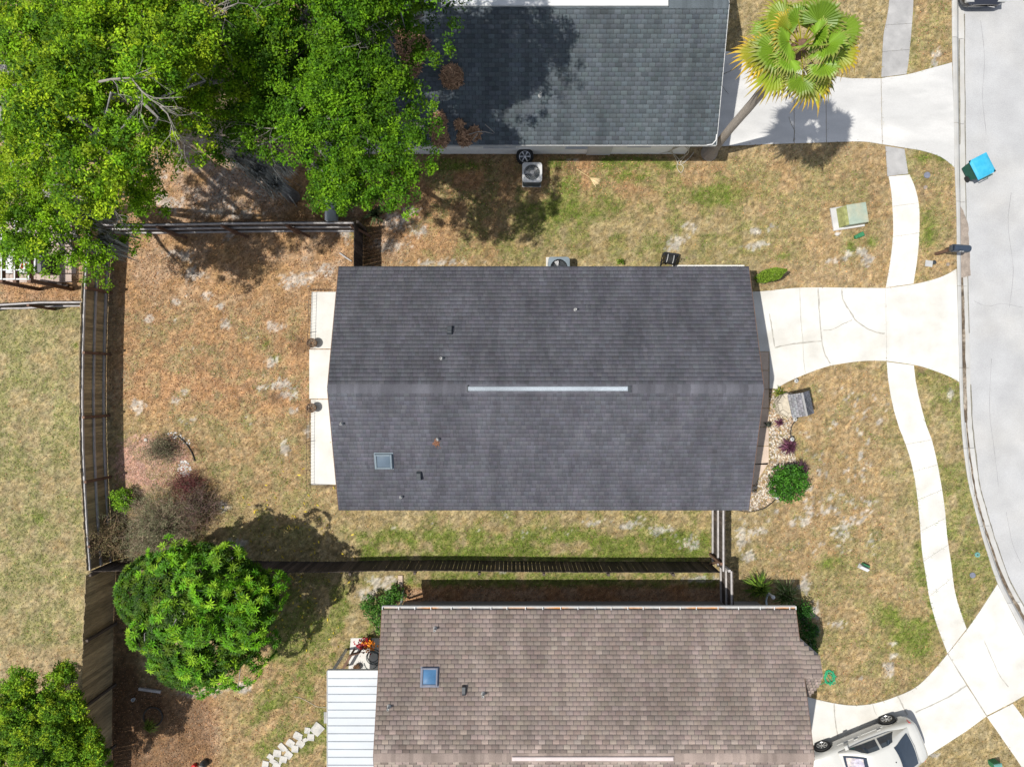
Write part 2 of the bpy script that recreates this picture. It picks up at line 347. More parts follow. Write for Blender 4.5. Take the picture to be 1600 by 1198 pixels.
    for b in ((300, 700, 20, 14), (300, 745, 18, 20), (320, 790, 20, 25), (430, 620, 12, 8), (265, 690, 18, 10), (466, 532, 10, 8), (470, 668, 8, 6), (1485, 570, 4, 4), (890, 262, 12, 8), (385, 345, 30, 4), (470, 545, 14, 8)):
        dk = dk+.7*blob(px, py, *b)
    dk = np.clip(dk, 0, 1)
    return px, py, n1, n2, n3, n4, lit, gr, sd, dk
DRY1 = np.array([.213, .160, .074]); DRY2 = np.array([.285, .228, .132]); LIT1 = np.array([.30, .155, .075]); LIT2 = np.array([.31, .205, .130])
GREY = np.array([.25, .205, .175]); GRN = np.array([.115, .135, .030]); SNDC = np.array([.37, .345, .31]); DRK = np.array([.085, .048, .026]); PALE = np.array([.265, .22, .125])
def mix(a, b, t): t = t[..., None]; return a*(1-t)+b*t
def ground_color(X, Y, rg):
    px, py, n1, n2, n3, n4, lit, gr, sd, dk = ground_masks(X, Y)
    c = mix(np.broadcast_to(DRY1, X.shape+(3,)), DRY2, .5*sst(.3, .7, n3)+.5*n4)
    c = mix(c, PALE, .75*sbox(px, py, -200, 135, 480, 1200, 10)*sst(.35, .6, n2+.1))
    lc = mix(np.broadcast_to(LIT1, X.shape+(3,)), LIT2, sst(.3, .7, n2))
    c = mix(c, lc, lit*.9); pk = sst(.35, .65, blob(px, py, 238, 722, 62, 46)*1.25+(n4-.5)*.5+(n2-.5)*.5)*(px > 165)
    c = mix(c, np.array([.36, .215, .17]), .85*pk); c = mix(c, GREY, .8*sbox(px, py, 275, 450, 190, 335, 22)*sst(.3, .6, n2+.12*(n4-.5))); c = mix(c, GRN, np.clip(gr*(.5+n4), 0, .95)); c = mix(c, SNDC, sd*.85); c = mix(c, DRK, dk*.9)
    n5 = vnoise(X, Y, 9.5, 71); n6 = vnoise(X, Y, 14, 83)
    c = c*(.70+.56*rg.random(X.shape))[..., None]*(.88+.24*n1)[..., None]*(.52+.62*n5+.34*n6)[..., None]*np.stack([.94+.12*n6, np.ones_like(n6), 1.06-.12*n6], -1)
    return c, lit, gr, sd, dk
def interp(pts, y):
    ys = np.array([p[1] for p in pts], float); xs = np.array([p[0] for p in pts], float); return np.interp(y, ys, xs)

# kerb lines in photo pixels (ground level): back of kerb, gutter line, road edge
K0 = [(1487, -400), (1487, 0), (1488, 98), (1491, 250), (1494, 330), (1495, 420), (1498, 560), (1499, 600), (1501, 650), (1505, 700), (1512, 750), (1519, 780), (1528, 815), (1538, 850), (1558, 910), (1583, 960), (1604, 1000), (1660, 1100), (1740, 1220), (1900, 1420)]
K1 = [(1501, -400), (1501, 0), (1501, 98), (1503, 250), (1504, 330), (1505, 420), (1507, 560), (1508, 600), (1510, 650), (1515, 700), (1521, 750), (1527, 780), (1537, 815), (1548, 850), (1570, 910), (1597, 960), (1620, 1000), (1674, 1100), (1754, 1220), (1914, 1420)]
K2 = [(1509, -400), (1509, 0), (1510, 98), (1511, 250), (1512, 330), (1514, 420), (1518, 560), (1519, 600), (1521, 650), (1526, 700), (1532, 750), (1539, 780), (1548, 815), (1559, 850), (1581, 910), (1609, 960), (1633, 1000), (1688, 1100), (1768, 1220), (1928, 1420)]
def smooth_pts(pts, n=6):
    out = []
    for i in range(len(pts)-1):
        p0 = Vector(pts[max(i-1, 0)]); p1 = Vector(pts[i]); p2 = Vector(pts[i+1]); p3 = Vector(pts[min(i+2, len(pts)-1)])
        for k in range(n):
            t = k/n; out.append(tuple(.5*((2*p1)+(p2-p0)*t+(2*p0-5*p1+4*p2-p3)*t*t+(3*p1-p0-3*p2+p3)*t**3)))
    out.append(tuple(pts[-1])); return out

# ---- ground sheet
xs = np.concatenate([[-80, -50, -32], np.arange(-21, 21.01, .085), [32, 50, 80]]); ys = np.concatenate([[-80, -50, -28], np.arange(-16, 16.01, .085), [28, 50, 80]])
GX, GY = np.meshgrid(xs, ys); rg = np.random.default_rng(5)
gc, *_ = ground_color(GX, GY, rg)
pxg = GX*S(0)+800; pyg = 599-GY*S(0)
GZ = np.where(pxg > interp(K0, pyg)+6, -.5, 0.0)
nx, ny = len(xs), len(ys)
idx = np.arange(nx*ny).reshape(ny, nx)
F = np.stack([idx[:-1, :-1], idx[:-1, 1:], idx[1:, 1:], idx[1:, :-1]], -1).reshape(-1, 4)
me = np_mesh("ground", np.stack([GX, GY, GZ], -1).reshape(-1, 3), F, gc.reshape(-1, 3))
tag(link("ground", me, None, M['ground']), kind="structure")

# ---- road
mb = MB()
rp = [P2(x, y) for x, y in smooth_pts(K2, 3)]
v = []; f = []
for i, (x, y) in enumerate(rp): v += [(x-.04, y, -.10), (x+60, y+0, -.10)]
for i in range(len(rp)-1): f.append((2*i, 2*i+2, 2*i+3, 2*i+1))
mb.add(v, f); tag(mb.build("road", M['road']), kind="structure")
RD = bpy.data.objects["road"]
# ---- kerb and gutter, cast in lengths
k0 = [P2(*p) for p in smooth_pts(K0, 5)]; k1 = [P2(*p) for p in smooth_pts(K1, 5)]; k2 = [P2(*p) for p in smooth_pts(K2, 5)]
kerb = MB(); n = len(k0)
def lerp(a, b, t): return (a[0]*(1-t)+b[0]*t, a[1]*(1-t)+b[1]*t)
prof = [(k0, k1, 0, -.3), (k0, k1, 0, .022), (k0, k1, .25, .028), (k0, k1, .55, .015), (k0, k1, .85, -.075), (k1, k2, 0, -.115), (k1, k2, 1, -.094), (k1, k2, 1.0, -.3)]
acc = 0; start = 0; segs = []
for i in range(1, n):
    acc += math.dist(k0[i], k0[i-1])
    if acc > 3.0: segs.append((start, i)); start = i; acc = 0
segs.append((start, n-1))
for a, b in segs:
    v = []; f = []; m = len(prof)
    for i in range(a, b+1):
        for (A, B, t, z) in prof:
            p = lerp(A[i], B[i], t)
            if i == a: q = lerp(lerp(A[i], B[i], t), lerp(A[min(i+1, n-1)], B[min(i+1, n-1)], t), .012/max(.05, math.dist(A[i], A[min(i+1, n-1)]))); p = q
            v.append((*p, z))
    for i in range(b-a):
        for j in range(m-1): f.append((i*m+j, i*m+j+1, (i+1)*m+j+1, (i+1)*m+j))
    kerb.add(v, f)
ko = tag(kerb.build("kerb", M['kerb']), kind="structure")
def ribbon(mb, pts, wid, z, seed=0, px=True, c=None):
    rgx = np.random.default_rng(seed)
    pts = smooth_pts(pts, 5) if len(pts) > 2 else [tuple(np.array(pts[0])*(1-t)+np.array(pts[1])*t) for t in np.linspace(0, 1, 10)]
    pts = [P2(*p) if px else p for p in pts]
    v = []; f = []
    for i, p in enumerate(pts):
        q = pts[min(i+1, len(pts)-1)]; r = pts[max(i-1, 0)]; d = Vector((q[0]-r[0], q[1]-r[1])); d = d.normalized() if d.length else Vector((1, 0))
        nn = Vector((-d.y, d.x)); ww = float(np.interp(i/(len(pts)-1), np.linspace(0, 1, len(wid)), wid)) if hasattr(wid, '__len__') else wid
        j = (rgx.random()-.5)*min(ww*.6, .02); a = ww*.5+(rgx.random()-.5)*min(ww*.4, .03)
        v += [(p[0]+nn.x*(a+j), p[1]+nn.y*(a+j), z(i) if callable(z) else z), (p[0]-nn.x*(a-j), p[1]-nn.y*(a-j), z(i) if callable(z) else z)]
    for i in range(len(pts)-1): f.append((2*i, 2*i+1, 2*i+3, 2*i+2))
    mb.add(v, f, c)
# silt lying in the gutter
mb = MB(); ribbon(mb, [(1504.5, 405), (1505, 450), (1506, 500), (1507, 560), (1509, 620), (1512, 660)], [.10, .14, .17, .20, .2, .22, .18, .10], -.088, 3)
ribbon(mb, [(1512, 655), (1517, 705), (1524, 752), (1530, 783), (1539, 815), (1550, 850), (1571, 908), (1598, 958), (1622, 1000)], [.07, .06, .06, .07, .07, .1, .13, .08], -.098, 4)
mb.build("gutter_silt", M['gutter_dirt'], ko)
mb = MB(); ribbon(mb, [(1502, 322), (1506, 345), (1508, 380), (1509, 420), (1511, 432)], [.08, .22, .42, .42, .46, .46, .44, .4], -.086, 6)
mb.build("dried_silt", M['gutter_film'], ko)
mb = MB()
ribbon(mb, [(1509.5, 20), (1510, 98), (1511, 250), (1512, 330), (1514, 420), (1517, 520)], .035, -.089, 8); ribbon(mb, [(1519, 600), (1522, 660), (1526, 700), (1532, 750), (1540, 783), (1549, 815), (1560, 850), (1582, 910), (1610, 960)], .04, -.089, 9)
ribbon(mb, [(1501, 60), (1501, 130), (1502, 200), (1502, 225)], .05, -.085, 10)
mb.build("seam", M['crack_dark'], ko)

mb = MB()
for k, pts in enumerate(([(1535, 30), (1541, 90), (1538, 150), (1544, 210)], [(1583, 300), (1578, 350), (1586, 420), (1580, 480)], [(1525, 470), (1545, 478), (1570, 474), (1600, 480)], [(1552, 560), (1549, 640), (1556, 700), (1563, 760)], [(1575, 800), (1585, 850), (1598, 880)])):
    ribbon(mb, pts, .012, -.097, 60+k)
mb.build("crack", M['road_crack'], RD)
# ---------------------------------------------------------------- concrete: driveways, sidewalks (each panel an island, joints are real gaps)
def dense(pts, n=4): return smooth_pts(pts, n) if len(pts) > 2 else pts
def shrink(poly, d):
    cx = sum(p[0] for p in poly)/len(poly); cy = sum(p[1] for p in poly)/len(poly)
    out = []
    m = len(poly)
    ar = sum(poly[i][0]*poly[(i+1) % m][1]-poly[(i+1) % m][0]*poly[i][1] for i in range(m)); sg = 1 if ar > 0 else -1
    for i in range(m):
        a = Vector(poly[i-1]); b = Vector(poly[i]); c = Vector(poly[(i+1) % m])
        d1 = (b-a).normalized() if (b-a).length > 1e-6 else Vector((1, 0)); d2 = (c-b).normalized() if (c-b).length > 1e-6 else d1
        n1 = Vector((-d1.y, d1.x))*sg; n2 = Vector((-d2.y, d2.x))*sg; nn = (n1+n2)
        nn = nn.normalized() if nn.length > .2 else n1
        q = b+nn*d; out.append((q.x, q.y))
    return out
HARD = []
def slab(mb, polypx, z=.022, gap=.006):
    HARD.append(polypx); poly = shrink([P2(*p) for p in polypx], gap); mb.prism(poly, -.08, z)
# centre driveway
top = dense([(1150, 456), (1190, 455), (1240, 450), (1280, 449), (1330, 449.5), (1383, 450)]); bot = dense([(1385, 564), (1350, 564), (1310, 569), (1285, 575), (1260, 584), (1230, 597), (1214, 607)])
mb = MB()
slab(mb, top+bot+[(1202, 607), (1202, 549), (1150, 549)])
slab(mb, [(1383, 450)]+dense([(1383, 450), (1427, 444), (1460, 436), (1480, 428), (1494, 420)])[1:]+[(1496, 480), (1498, 560), (1498.5, 597)]+dense([(1498.5, 597), (1480, 587), (1450, 576), (1427, 570), (1385, 564)])[1:])
dw = tag(mb.build("driveway", M['conc']), kind="structure")
mb = MB()
ribbon(mb, [(1249, 451), (1251, 500), (1254, 532), (1255, 560), (1258, 583)], .022, .0255, 21)
ribbon(mb, [(1278, 450), (1280, 490), (1284, 533), (1288, 552), (1297, 568)], .045, .026, 22)
ribbon(mb, [(1315, 452), (1316, 465), (1322, 478), (1331, 492), (1339, 503), (1358, 515), (1372, 520), (1382, 521)], .05, .0265, 23)
ribbon(mb, [(1286, 516), (1300, 515), (1315, 507), (1331, 500)], .03, .026, 24)
ribbon(mb, [(1202, 490), (1206, 515), (1210, 541)], .04, .0255, 25)
ribbon(mb, [(1210, 543), (1235, 538), (1258, 535), (1284, 533)], .05, .0262, 26)
mb.build("crack", M['crack'], dw)
# north driveway
mb = MB()
slab(mb, [(1080, 72), (1150, 83), (1240, 105), (1240.5, 224.5), (1200, 226), (1125, 229), (1080, 229)])
slab(mb, [(1240.5, 105), (1290, 118), (1290.5, 223), (1241, 224.5)])
slab(mb, [(1290.5, 118), (1330, 123), (1376, 123), (1378, 226)]+dense([(1378, 226), (1350, 222), (1320, 222), (1291, 223)])[1:])
slab(mb, [(1376.5, 123)]+dense([(1376.5, 122), (1416, 117), (1450, 108), (1487, 98)])[1:]+[(1490, 180), (1491, 262)]+dense([(1491, 262), (1470, 246), (1440, 236), (1415, 232), (1378.5, 226)])[1:])
dn = tag(mb.build("driveway", M['conc_north']), kind="structure")
mb = MB(); ribbon(mb, [(1232, 183), (1236, 195), (1241, 205), (1239, 222)], .02, .0255, 31); ribbon(mb, [(1127, 118), (1140, 112), (1152, 105)], .025, .0255, 32); ribbon(mb, [(1124, 130), (1132, 140), (1138, 148)], .02, .0255, 33)
mb.build("crack", M['crack_dark'], dn)
# south driveway
mb = MB()
A = dense([(1240, 1082), (1290, 1095), (1330, 1101), (1365, 1098), (1400, 1087), (1430, 1073), (1455, 1050), (1480, 1021)])
slab(mb, A+[(1510, 1069), (1541, 1118), (1510, 1141), (1470, 1167), (1445, 1183), (1420, 1215), (1380, 1330), (1240, 1330)])
slab(mb, [(1480.5, 1020.5), (1511, 982), (1530, 955), (1558, 912), (1583, 961), (1604, 1001), (1650, 1085), (1600, 1086), (1581, 1097), (1541.5, 1117)])
ds = tag(mb.build("driveway", M['conc']), kind="structure")
mb = MB()
ribbon(mb, [(1480, 1020), (1495, 1045), (1510, 1070), (1541, 1118)], .03, .026, 41)
ribbon(mb, [(1509, 1070), (1485, 1086), (1460, 1098), (1430, 1112)], .045, .0264, 42); ribbon(mb, [(1402, 1086), (1409, 1100), (1417, 1116)], .055, .0262, 43)
ribbon(mb, [(1303, 1098), (1305, 1130), (1309, 1150)], .04, .0262, 44); ribbon(mb, [(1363, 1099), (1366, 1110), (1369, 1116)], .02, .026, 45)
ribbon(mb, [(1537, 1000), (1550, 1030), (1562, 1055), (1575, 1072)], .03, .0262, 46); ribbon(mb, [(1345, 1060), (1346, 1060)], .01, .02, 1)
mb.build("crack", M['crack'], ds)
# sidewalks
def walk(name, left, right, joints, m, ntot=40):
    """left/right pixel polylines of equal parametrisation; joints as fractions"""
    L_ = smooth_pts(left, 8) if len(left) > 2 else left; R_ = smooth_pts(right, 8) if len(right) > 2 else right
    def at(pts, t):
        ds = [0]
        for i in range(1, len(pts)): ds.append(ds[-1]+math.dist(pts[i], pts[i-1]))
        return (np.interp(t*ds[-1], ds, [p[0] for p in pts]), np.interp(t*ds[-1], ds, [p[1] for p in pts]))
    mb = MB(); js = [0]+joints+[1]
    for a, b in zip(js[:-1], js[1:]):
        k = 6; ts = np.linspace(a, b, k)
        slab(mb, [at(L_, t) for t in ts]+[at(R_, t) for t in ts[::-1]])
    return tag(mb.build(name, m), kind="structure")
walk("sidewalk", [(1391, -60), (1389, 0), (1385, 30), (1380, 55), (1378, 90), (1376.5, 121.5)], [(1428, -60), (1427, 0), (1425, 35), (1421, 80), (1419, 100), (1416, 116.5)], [.33, .55, .78], M['conc_old'])
walk("sidewalk", [(1383, 228.5), (1386, 276)], [(1413, 233), (1419, 272)], [], M['conc_old'])
walk("sidewalk", [(1388, 276), (1392, 300), (1394, 325), (1395, 365), (1391, 405), (1383.5, 449.5)], [(1421, 273), (1430, 295), (1436, 325), (1436, 368), (1433, 405), (1427, 443.5)], [.27, .54], M['conc'])
walk("sidewalk", [(1385, 565), (1388, 600), (1396, 640), (1405, 670), (1416, 698), (1425, 730), (1432, 770), (1437, 820), (1440, 860), (1446, 898), (1452, 935), (1463, 975), (1480, 1020)],
     [(1427.5, 570.5), (1432, 605), (1443, 650), (1449, 670), (1456, 688), (1464, 722), (1470, 755), (1476, 795), (1480, 840), (1486, 880), (1491, 920), (1499, 950), (1510, 981.5)], [.285, .38, .475, .58, .68, .80], M['conc'])
walk("sidewalk", [(1541.5, 1119), (1570, 1160), (1600, 1204), (1680, 1330)], [(1582, 1098), (1602, 1125), (1640, 1185), (1720, 1310)], [.4, .7], M['conc'])
# tan porch walk by the house front, and the back patio slab
mb = MB()
for i in range(7):
    y0 = 549.5+i*29.5; y1 = y0+28.8
    if i < 6: slab(mb, [(1150, y0), (1201, y0), (1201, y1), (1150, y1)], .02)
    else: slab(mb, [(1150, y0), (1201, y0-4), (1179, 757), (1150, 757)], .02)
tag(mb.build("path", M['paver']), kind="structure")
mb = MB(); slab(mb, [(487, 456), (560, 456), (560, 545), (485, 545)], .03); slab(mb, [(483.5, 546), (560, 546), (560, 623), (483.5, 623)], .034); slab(mb, [(486, 624), (560, 624), (560, 757), (486, 757)], .03)
pt = tag(mb.build("patio", M['conc']), kind="structure")
mb = MB(); slab(mb, [(548, 996), (600, 996), (600, 1110), (540, 1110)], .02); tag(mb.build("patio", M['conc']), kind="structure")
mb = MB()
for i in range(-3, 12):
    for j in range(0, 8):
        x0 = i*14-20; y0 = 330+j*14; dx = 7 if j % 2 else 0
        if x0+dx+13.6 < 120: slab(mb, [(x0+dx, y0), (x0+dx+13.6, y0), (x0+dx+13.6, y0+13.6), (x0+dx, y0+13.6)], .02)
tag(mb.build("patio", M['paver_pink']), kind="structure")
# narrow concrete strip along the house north side
mb = MB(); slab(mb, [(1050, 414), (1163, 414), (1163, 440), (1050, 440)], .02); slab(mb, [(905, 416), (965, 416), (965, 440), (905, 440)], .02); slab(mb, [(853, 402), (870, 402), (870, 440), (853, 440)], .03)
tag(mb.build("path", M['conc']), kind="structure")

# ---------------------------------------------------------------- houses
def shingles(o, U, Vv, L, Sl, basecol, tab=.3, expo=.145, var=.16, seed=0, stag=True, clip=None, streak=.15, offu=0, irregular=False, bright=0, thick=.008):
    """o eave corner, U unit along eave, Vv unit up-slope. returns arrays"""
    rg = np.random.default_rng(seed); o = Vector(o); U = Vector(U); Vv = Vector(Vv); N = U.cross(Vv).normalized()
    if N.z < 0: N = -N
    verts = []; faces = []; cols = []
    nc = int(Sl/expo)+1; tp = .0012 if thick < .005 else .004
    strk = rg.random(int(L/.12)+4)
    for i in range(nc):
        v0 = i*expo; v1 = min((i+1)*expo+.006, Sl)
        if v1 <= v0: break
        u = -(rg.random()*tab if irregular else (tab*.5 if i % 2 else 0))-.001
        while u < L:
            wd = tab*(.45+1.0*rg.random()) if irregular else tab
            a = max(u, 0); b = min(u+wd-(.006 if irregular else .016), L); u += wd
            if b-a < .01: continue
            if clip is not None and not clip((a+b)/2, (v0+v1)/2): continue
            th = thick*(.7+.7*rg.random())+(rg.random() < .3)*irregular*.004
            k = 1+(rg.random()-.5)*2*var+(strk[int((a+b)/2/.12)]-.5)*streak
            if bright: k *= 1+bright*max(0, (v0/Sl-.72)/.28)*(rg.random() < .45)*.8
            tint = np.array(basecol)*k*(1+(rg.random(3)-.5)*.06)
            pl = [(a, v0, th), (b, v0, th), (b, v1, -tp), (a, v1, -tp), (a, v0, -tp-.002), (b, v0, -tp-.002)]
            s = len(verts)
            for (pu, pv, pn) in pl: verts.append(o+U*pu+Vv*pv+N*pn)
            cols += [tint]*4+[tint*(.9 if thick < .005 else .6)]*2  # lower lip corners darkened, shade under each course put into the colour
            faces += [(s, s+1, s+2, s+3), (s+4, s+5, s+1, s), (s, s+3, s+4, s+4)]
            faces[-1] = (s+5, s+2, s+1, s+1)
    return verts, faces, cols
def sh_mesh(name, parts, parent):
    V = []; Fq = []; Cc = []
    for (v, f, c) in parts:
        b = len(V); V += v; Cc += c
        for q in f:
            if q[2] == q[3]: continue
            Fq.append([i+b for i in q])
    me = np_mesh(name, np.array([tuple(p) for p in V]), np.array(Fq), np.array(Cc))
    return link(name, me, parent, M['shingle'])

def gable_house(label, x0, x1, y0, y1, ze, zr, basecol, wallm, inset, seed, tab, irregular, group=None, bright=0, streak=.15, var=.16, fascia='trim_white', extra=None, expo=.145, thick=.008):
    hs = thing("house", label, "house")
    yr = (y0+y1)/2; run = (y1-y0)/2; rise = zr-ze; Sl = math.hypot(run, rise)
    # walls with gable triangles
    wx0, wx1, wy0, wy1 = x0+inset[0], x1-inset[1], y0+inset[2], y1-inset[3]
    mb = MB(); zt = lambda y: ze+rise*(1-abs(y-yr)/run)-.06
    pts = [(wy0, 0), (wy1, 0), (wy1, zt(wy1)), (yr, zr-.06), (wy0, zt(wy0))]
    mb.add([(wx0, y, z) for y, z in pts]+[(wx1, y, z) for y, z in pts], [(4, 3, 2, 1, 0), (5, 6, 7, 8, 9), (0, 1, 6, 5), (1, 2, 7, 6), (2, 3, 8, 7), (3, 4, 9, 8), (4, 0, 5, 9)])
    mb.build("wall", M[wallm], hs)
    # roof: deck + shingles
    mb = MB(); t = .10
    for (ya, sg) in ((y0, 1), (y1, -1)):
        a = (x0, ya, ze-.012); b = (x1, ya, ze-.012); c = (x1, yr, zr-.012); d = (x0, yr, zr-.012)
        lo = lambda p: (p[0], p[1], p[2]-t)
        q = [a, b, c, d]+[lo(p) for p in (a, b, c, d)]
        mb.add(q, [(0, 1, 2, 3) if sg > 0 else (3, 2, 1, 0), (7, 6, 5, 4), (0, 4, 5, 1), (1, 5, 6, 2), (3, 2, 6, 7), (0, 3, 7, 4)])
    rf = mb.build("roof", M['deck'], hs)
    vs_ = Vector((0, run, rise)).normalized(); vn = Vector((0, -run, rise)).normalized()
    ps = [shingles((x0, y0-.02, ze), (1, 0, 0), vs_, x1-x0, Sl, basecol, tab, expo, var, seed, irregular=irregular, bright=bright, streak=streak, thick=thick),
          shingles((x0, y1+.02, ze), (1, 0, 0), vn, x1-x0, Sl, basecol, tab, expo, var, seed+1, irregular=irregular, bright=bright, streak=streak, thick=thick)]
    if extra: ps += extra
    sh_mesh("shingles", ps, rf)
    # ridge caps
    rg = np.random.default_rng(seed+5); V = []; Fq = []; Cc = []
    x = x0
    while x < x1-.02:
        e = min(x+.16, x1); k = 1.12+(rg.random()-.5)*.35; b = len(V); c_ = np.array(basecol)*k
        sl = rise/run
        for (xx, h) in ((x, .034), (e, .012)):
            for dy in (-.15, 0, .15): V.append((xx, yr+dy, zr-abs(dy)*sl+h+(.006 if dy == 0 else 0)))
        Cc += [c_]*6; Fq += [[b, b+3, b+4, b+1], [b+1, b+4, b+5, b+2]]
        x += .145
    me = np_mesh("ridge_cap", np.array(V), np.array(Fq), np.array(Cc)); link("ridge_cap", me, rf, M['shingle'])
    # barge boards on the gable ends
    for xx in (x0-.012, x1+.012):
        for ya in (y0, y1):
            m2 = MB(); m2.bar((xx, ya, ze-.085), (xx, yr, zr-.085), .022, .15); m2.build("barge_board", M[fascia], hs)
    return hs, rf, (yr, run, rise, Sl)

CEN = srgb(102, 102, 109, .64); NOR = srgb(99, 107, 112, .59); SOU = srgb(157, 142, 133, .66)
# centre house
cx0, cx1, cy0, cy1 = -6.04, 8.25, -4.40, 4.06
hc, rc, (cyr, crun, crise, cS) = gable_house("house with dark grey shingle roof standing in the middle of the picture", cx0, cx1, cy0, cy1, 2.4, 3.84, CEN, 'wall_tan', (.5, .55, .45, .45), 100, .15, True, fascia='wood_brown', var=.13, streak=.10, thick=.0015)
# north house
nx0, nx1, ny0, ny1 = -6.3, 7.12, 8.33, 16.6
hn, rn, (nyr, nrun, nrise, nS) = gable_house("house with blue-grey shingles and white side wall, oak shadow across its roof", nx0, nx1, ny0, ny1, 2.4, 3.8, NOR, 'wall_white', (.4, .5, .47, .47), 200, .225, False, var=.13, streak=.30)
# south house with a small front gable continuing its slope
sx0, sx1, sy0, sy1 = -4.53, 9.89, -16.6, -7.9
srun = (sy1-sy0)/2; srise = 1.46; syr = (sy0+sy1)/2
vn = Vector((0, -srun, srise)).normalized()
def ext_clip(u, v):
    y = sy1-v*srun/math.hypot(srun, srise); x = sx1+u
    if y < -9.95: return False
    return x < 9.89+max(0, min(.62, (-8.75-y)*1.15))
exn = shingles((sx1, sy1, 2.4), (1, 0, 0), vn, .64, 2.2, SOU, .3, .145, .14, 305, clip=ext_clip)
zx = 2.4+srise/srun*(sy1+9.95)
vsx = Vector((0, .66, .36)).normalized()
exs = shingles((9.86, -10.8, 2.615), (1, 0, 0), Vector((0, .85, .45)).normalized(), .66, .96, tuple(c*1.1 for c in SOU), .12, .145, .3, 306, clip=lambda u, v: u < .68-max(0, .75-v)*.36)  # south slope tint raised, its sunlit look put into the colour
hso, rs, _ = gable_house("house with pinkish brown shingle roof, white gutter and white patio cover at the bottom", sx0, sx1, sy0, sy1, 2.4, 2.4+srise, SOU, 'wall_grey', (.4, .5, .45, .45), 300, .235, False, bright=.7, streak=.22, var=.11, extra=[exn, exs], fascia='wood_brown')
mb = MB()
mb.add([(9.90, -8.75, 2.66), (10.49, -9.26, 2.83), (10.51, -9.95, 3.06), (9.90, -9.95, 3.06), (9.90, -8.75, 2.5), (10.49, -9.26, 2.70), (10.51, -9.95, 2.9), (9.90, -9.95, 2.9)],
       [(0, 1, 2, 3), (7, 6, 5, 4), (0, 4, 5, 1), (1, 5, 6, 2)])
mb.add([(9.90, -9.95, 3.04), (10.52, -9.95, 3.04), (10.30, -10.78, 2.60), (9.90, -10.8, 2.60), (9.90, -9.95, 2.9), (10.52, -9.95, 2.9), (10.30, -10.78, 2.48), (9.90, -10.8, 2.48)], [(3, 2, 1, 0), (0, 1, 5, 4), (1, 2, 6, 5), (2, 3, 7, 6), (4, 5, 6, 7)])
mb.build("entry_roof", M['deck'], hso)
mb = MB(); mb.box((9.3, -10.6, 0), (10.2, -9.0, 2.42)); mb.build("entry_wall", M['wall_grey'], hso)

def roof_z(y, ye0, ye1, ze, rise):
    yr = (ye0+ye1)/2; run = (ye1-ye0)/2; return ze+rise*(1-abs(y-yr)/run)
def on_roof(px, py, kind):
    y0, y1, ze, rise = {'c': (cy0, cy1, 2.4, 1.44), 'n': (ny0, ny1, 2.4, 1.4), 's': (sy0, sy1, 2.4, srise)}[kind]
    z = 3.2
    for _ in range(20): x, y = P2(px, py, z); z = roof_z(y, y0, y1, ze, rise)
    return x, y, z
def slope_rot(y, yr, run, rise):
    return math.atan2(rise, run)*(1 if y < yr else -1)
def pipe_vent(parent, px, py, kind, h=.28, r=.045, m='lead', rusty=False):
    x, y, z = on_roof(px, py, kind); g = MB()
    g.lathe([(.0, -.02), (r*1.8, -.01), (r*1.7, .03), (r*1.3, .07), (r*1.05, .11), (r, h), (r*.75, h), (r*.75, h-.05), (0, h-.05)], (x, y, z), 14, cap=False)
    return g.build("vent_pipe", M[m], parent, smooth=False)
def box_vent(parent, px, py, kind, w_=.2, m='metal_dark'):
    x, y, z = on_roof(px, py, kind); yr = {'c': cyr, 'n': nyr, 's': syr}[kind]; sg = 1 if y < yr else -1
    g = MB(); a = w_/2
    p = [(x-a, y-sg*.15, z-.03), (x+a, y-sg*.15, z-.03), (x+a, y+sg*.16, z+.10), (x-a, y+sg*.16, z+.10),
         (x-a*.9, y-sg*.14, z+.13), (x+a*.9, y-sg*.14, z+.13), (x+a*.8, y+sg*.08, z+.17), (x-a*.8, y+sg*.08, z+.17)]
    g.add(p, [(0, 1, 5, 4), (1, 2, 6, 5), (2, 3, 7, 6), (3, 0, 4, 7), (4, 5, 6, 7), (3, 2, 1, 0)])
    return g.build("roof_vent", M[m], parent, bevel=.012)
def skylight(parent, px, py, kind, wx, wy, gm, fm):
    x, y, z = on_roof(px, py, kind); yr = {'c': cyr, 'n': nyr, 's': syr}[kind]; rn_ = {'c': (crun, crise), 'n': (nrun, nrise), 's': (srun, srise)}[kind]
    a = slope_rot(y, yr, *rn_); Mx = Matrix.Translation((x, y, z)) @ Matrix.Rotation(a, 4, 'X')
    def add(g, lo, hi):
        t = MB(); t.box(lo, hi, bev=.015); g.add([Mx @ Vector(p) for p in t.v], t.f)
    g = MB(); t_ = .06
    add(g, (-wx, -wy, -.02), (-wx+t_, wy, .12)); add(g, (wx-t_, -wy, -.02), (wx, wy, .12)); add(g, (-wx+t_, -wy, -.02), (wx-t_, -wy+t_, .118)); add(g, (-wx+t_, wy-t_, -.02), (wx-t_, wy, .118))
    sk = g.build("skylight", M[fm], parent)
    g = MB(); t = MB(); k = 6
    for i in range(k+1):
        for j in range(k+1):
            u = -1+2*i/k; v = -1+2*j/k; t.v.append(((wx-t_)*u, (wy-t_)*v, .085+.035*(1-u*u)*(1-v*v)))
    for i in range(k):
        for j in range(k): t.f.append((i*(k+1)+j, (i+1)*(k+1)+j, (i+1)*(k+1)+j+1, i*(k+1)+j+1))
    g.add([Mx @ Vector(p) for p in t.v], t.f); g.build("pane", M[gm], sk, smooth=True)
    g = MB(); t = MB(); t.box((-wx-.035, -wy-.035, -.02), (wx+.035, wy+.035, .018)); g.add([Mx @ Vector(p) for p in t.v], t.f); g.build("flashing", M[fm], sk)
    return sk
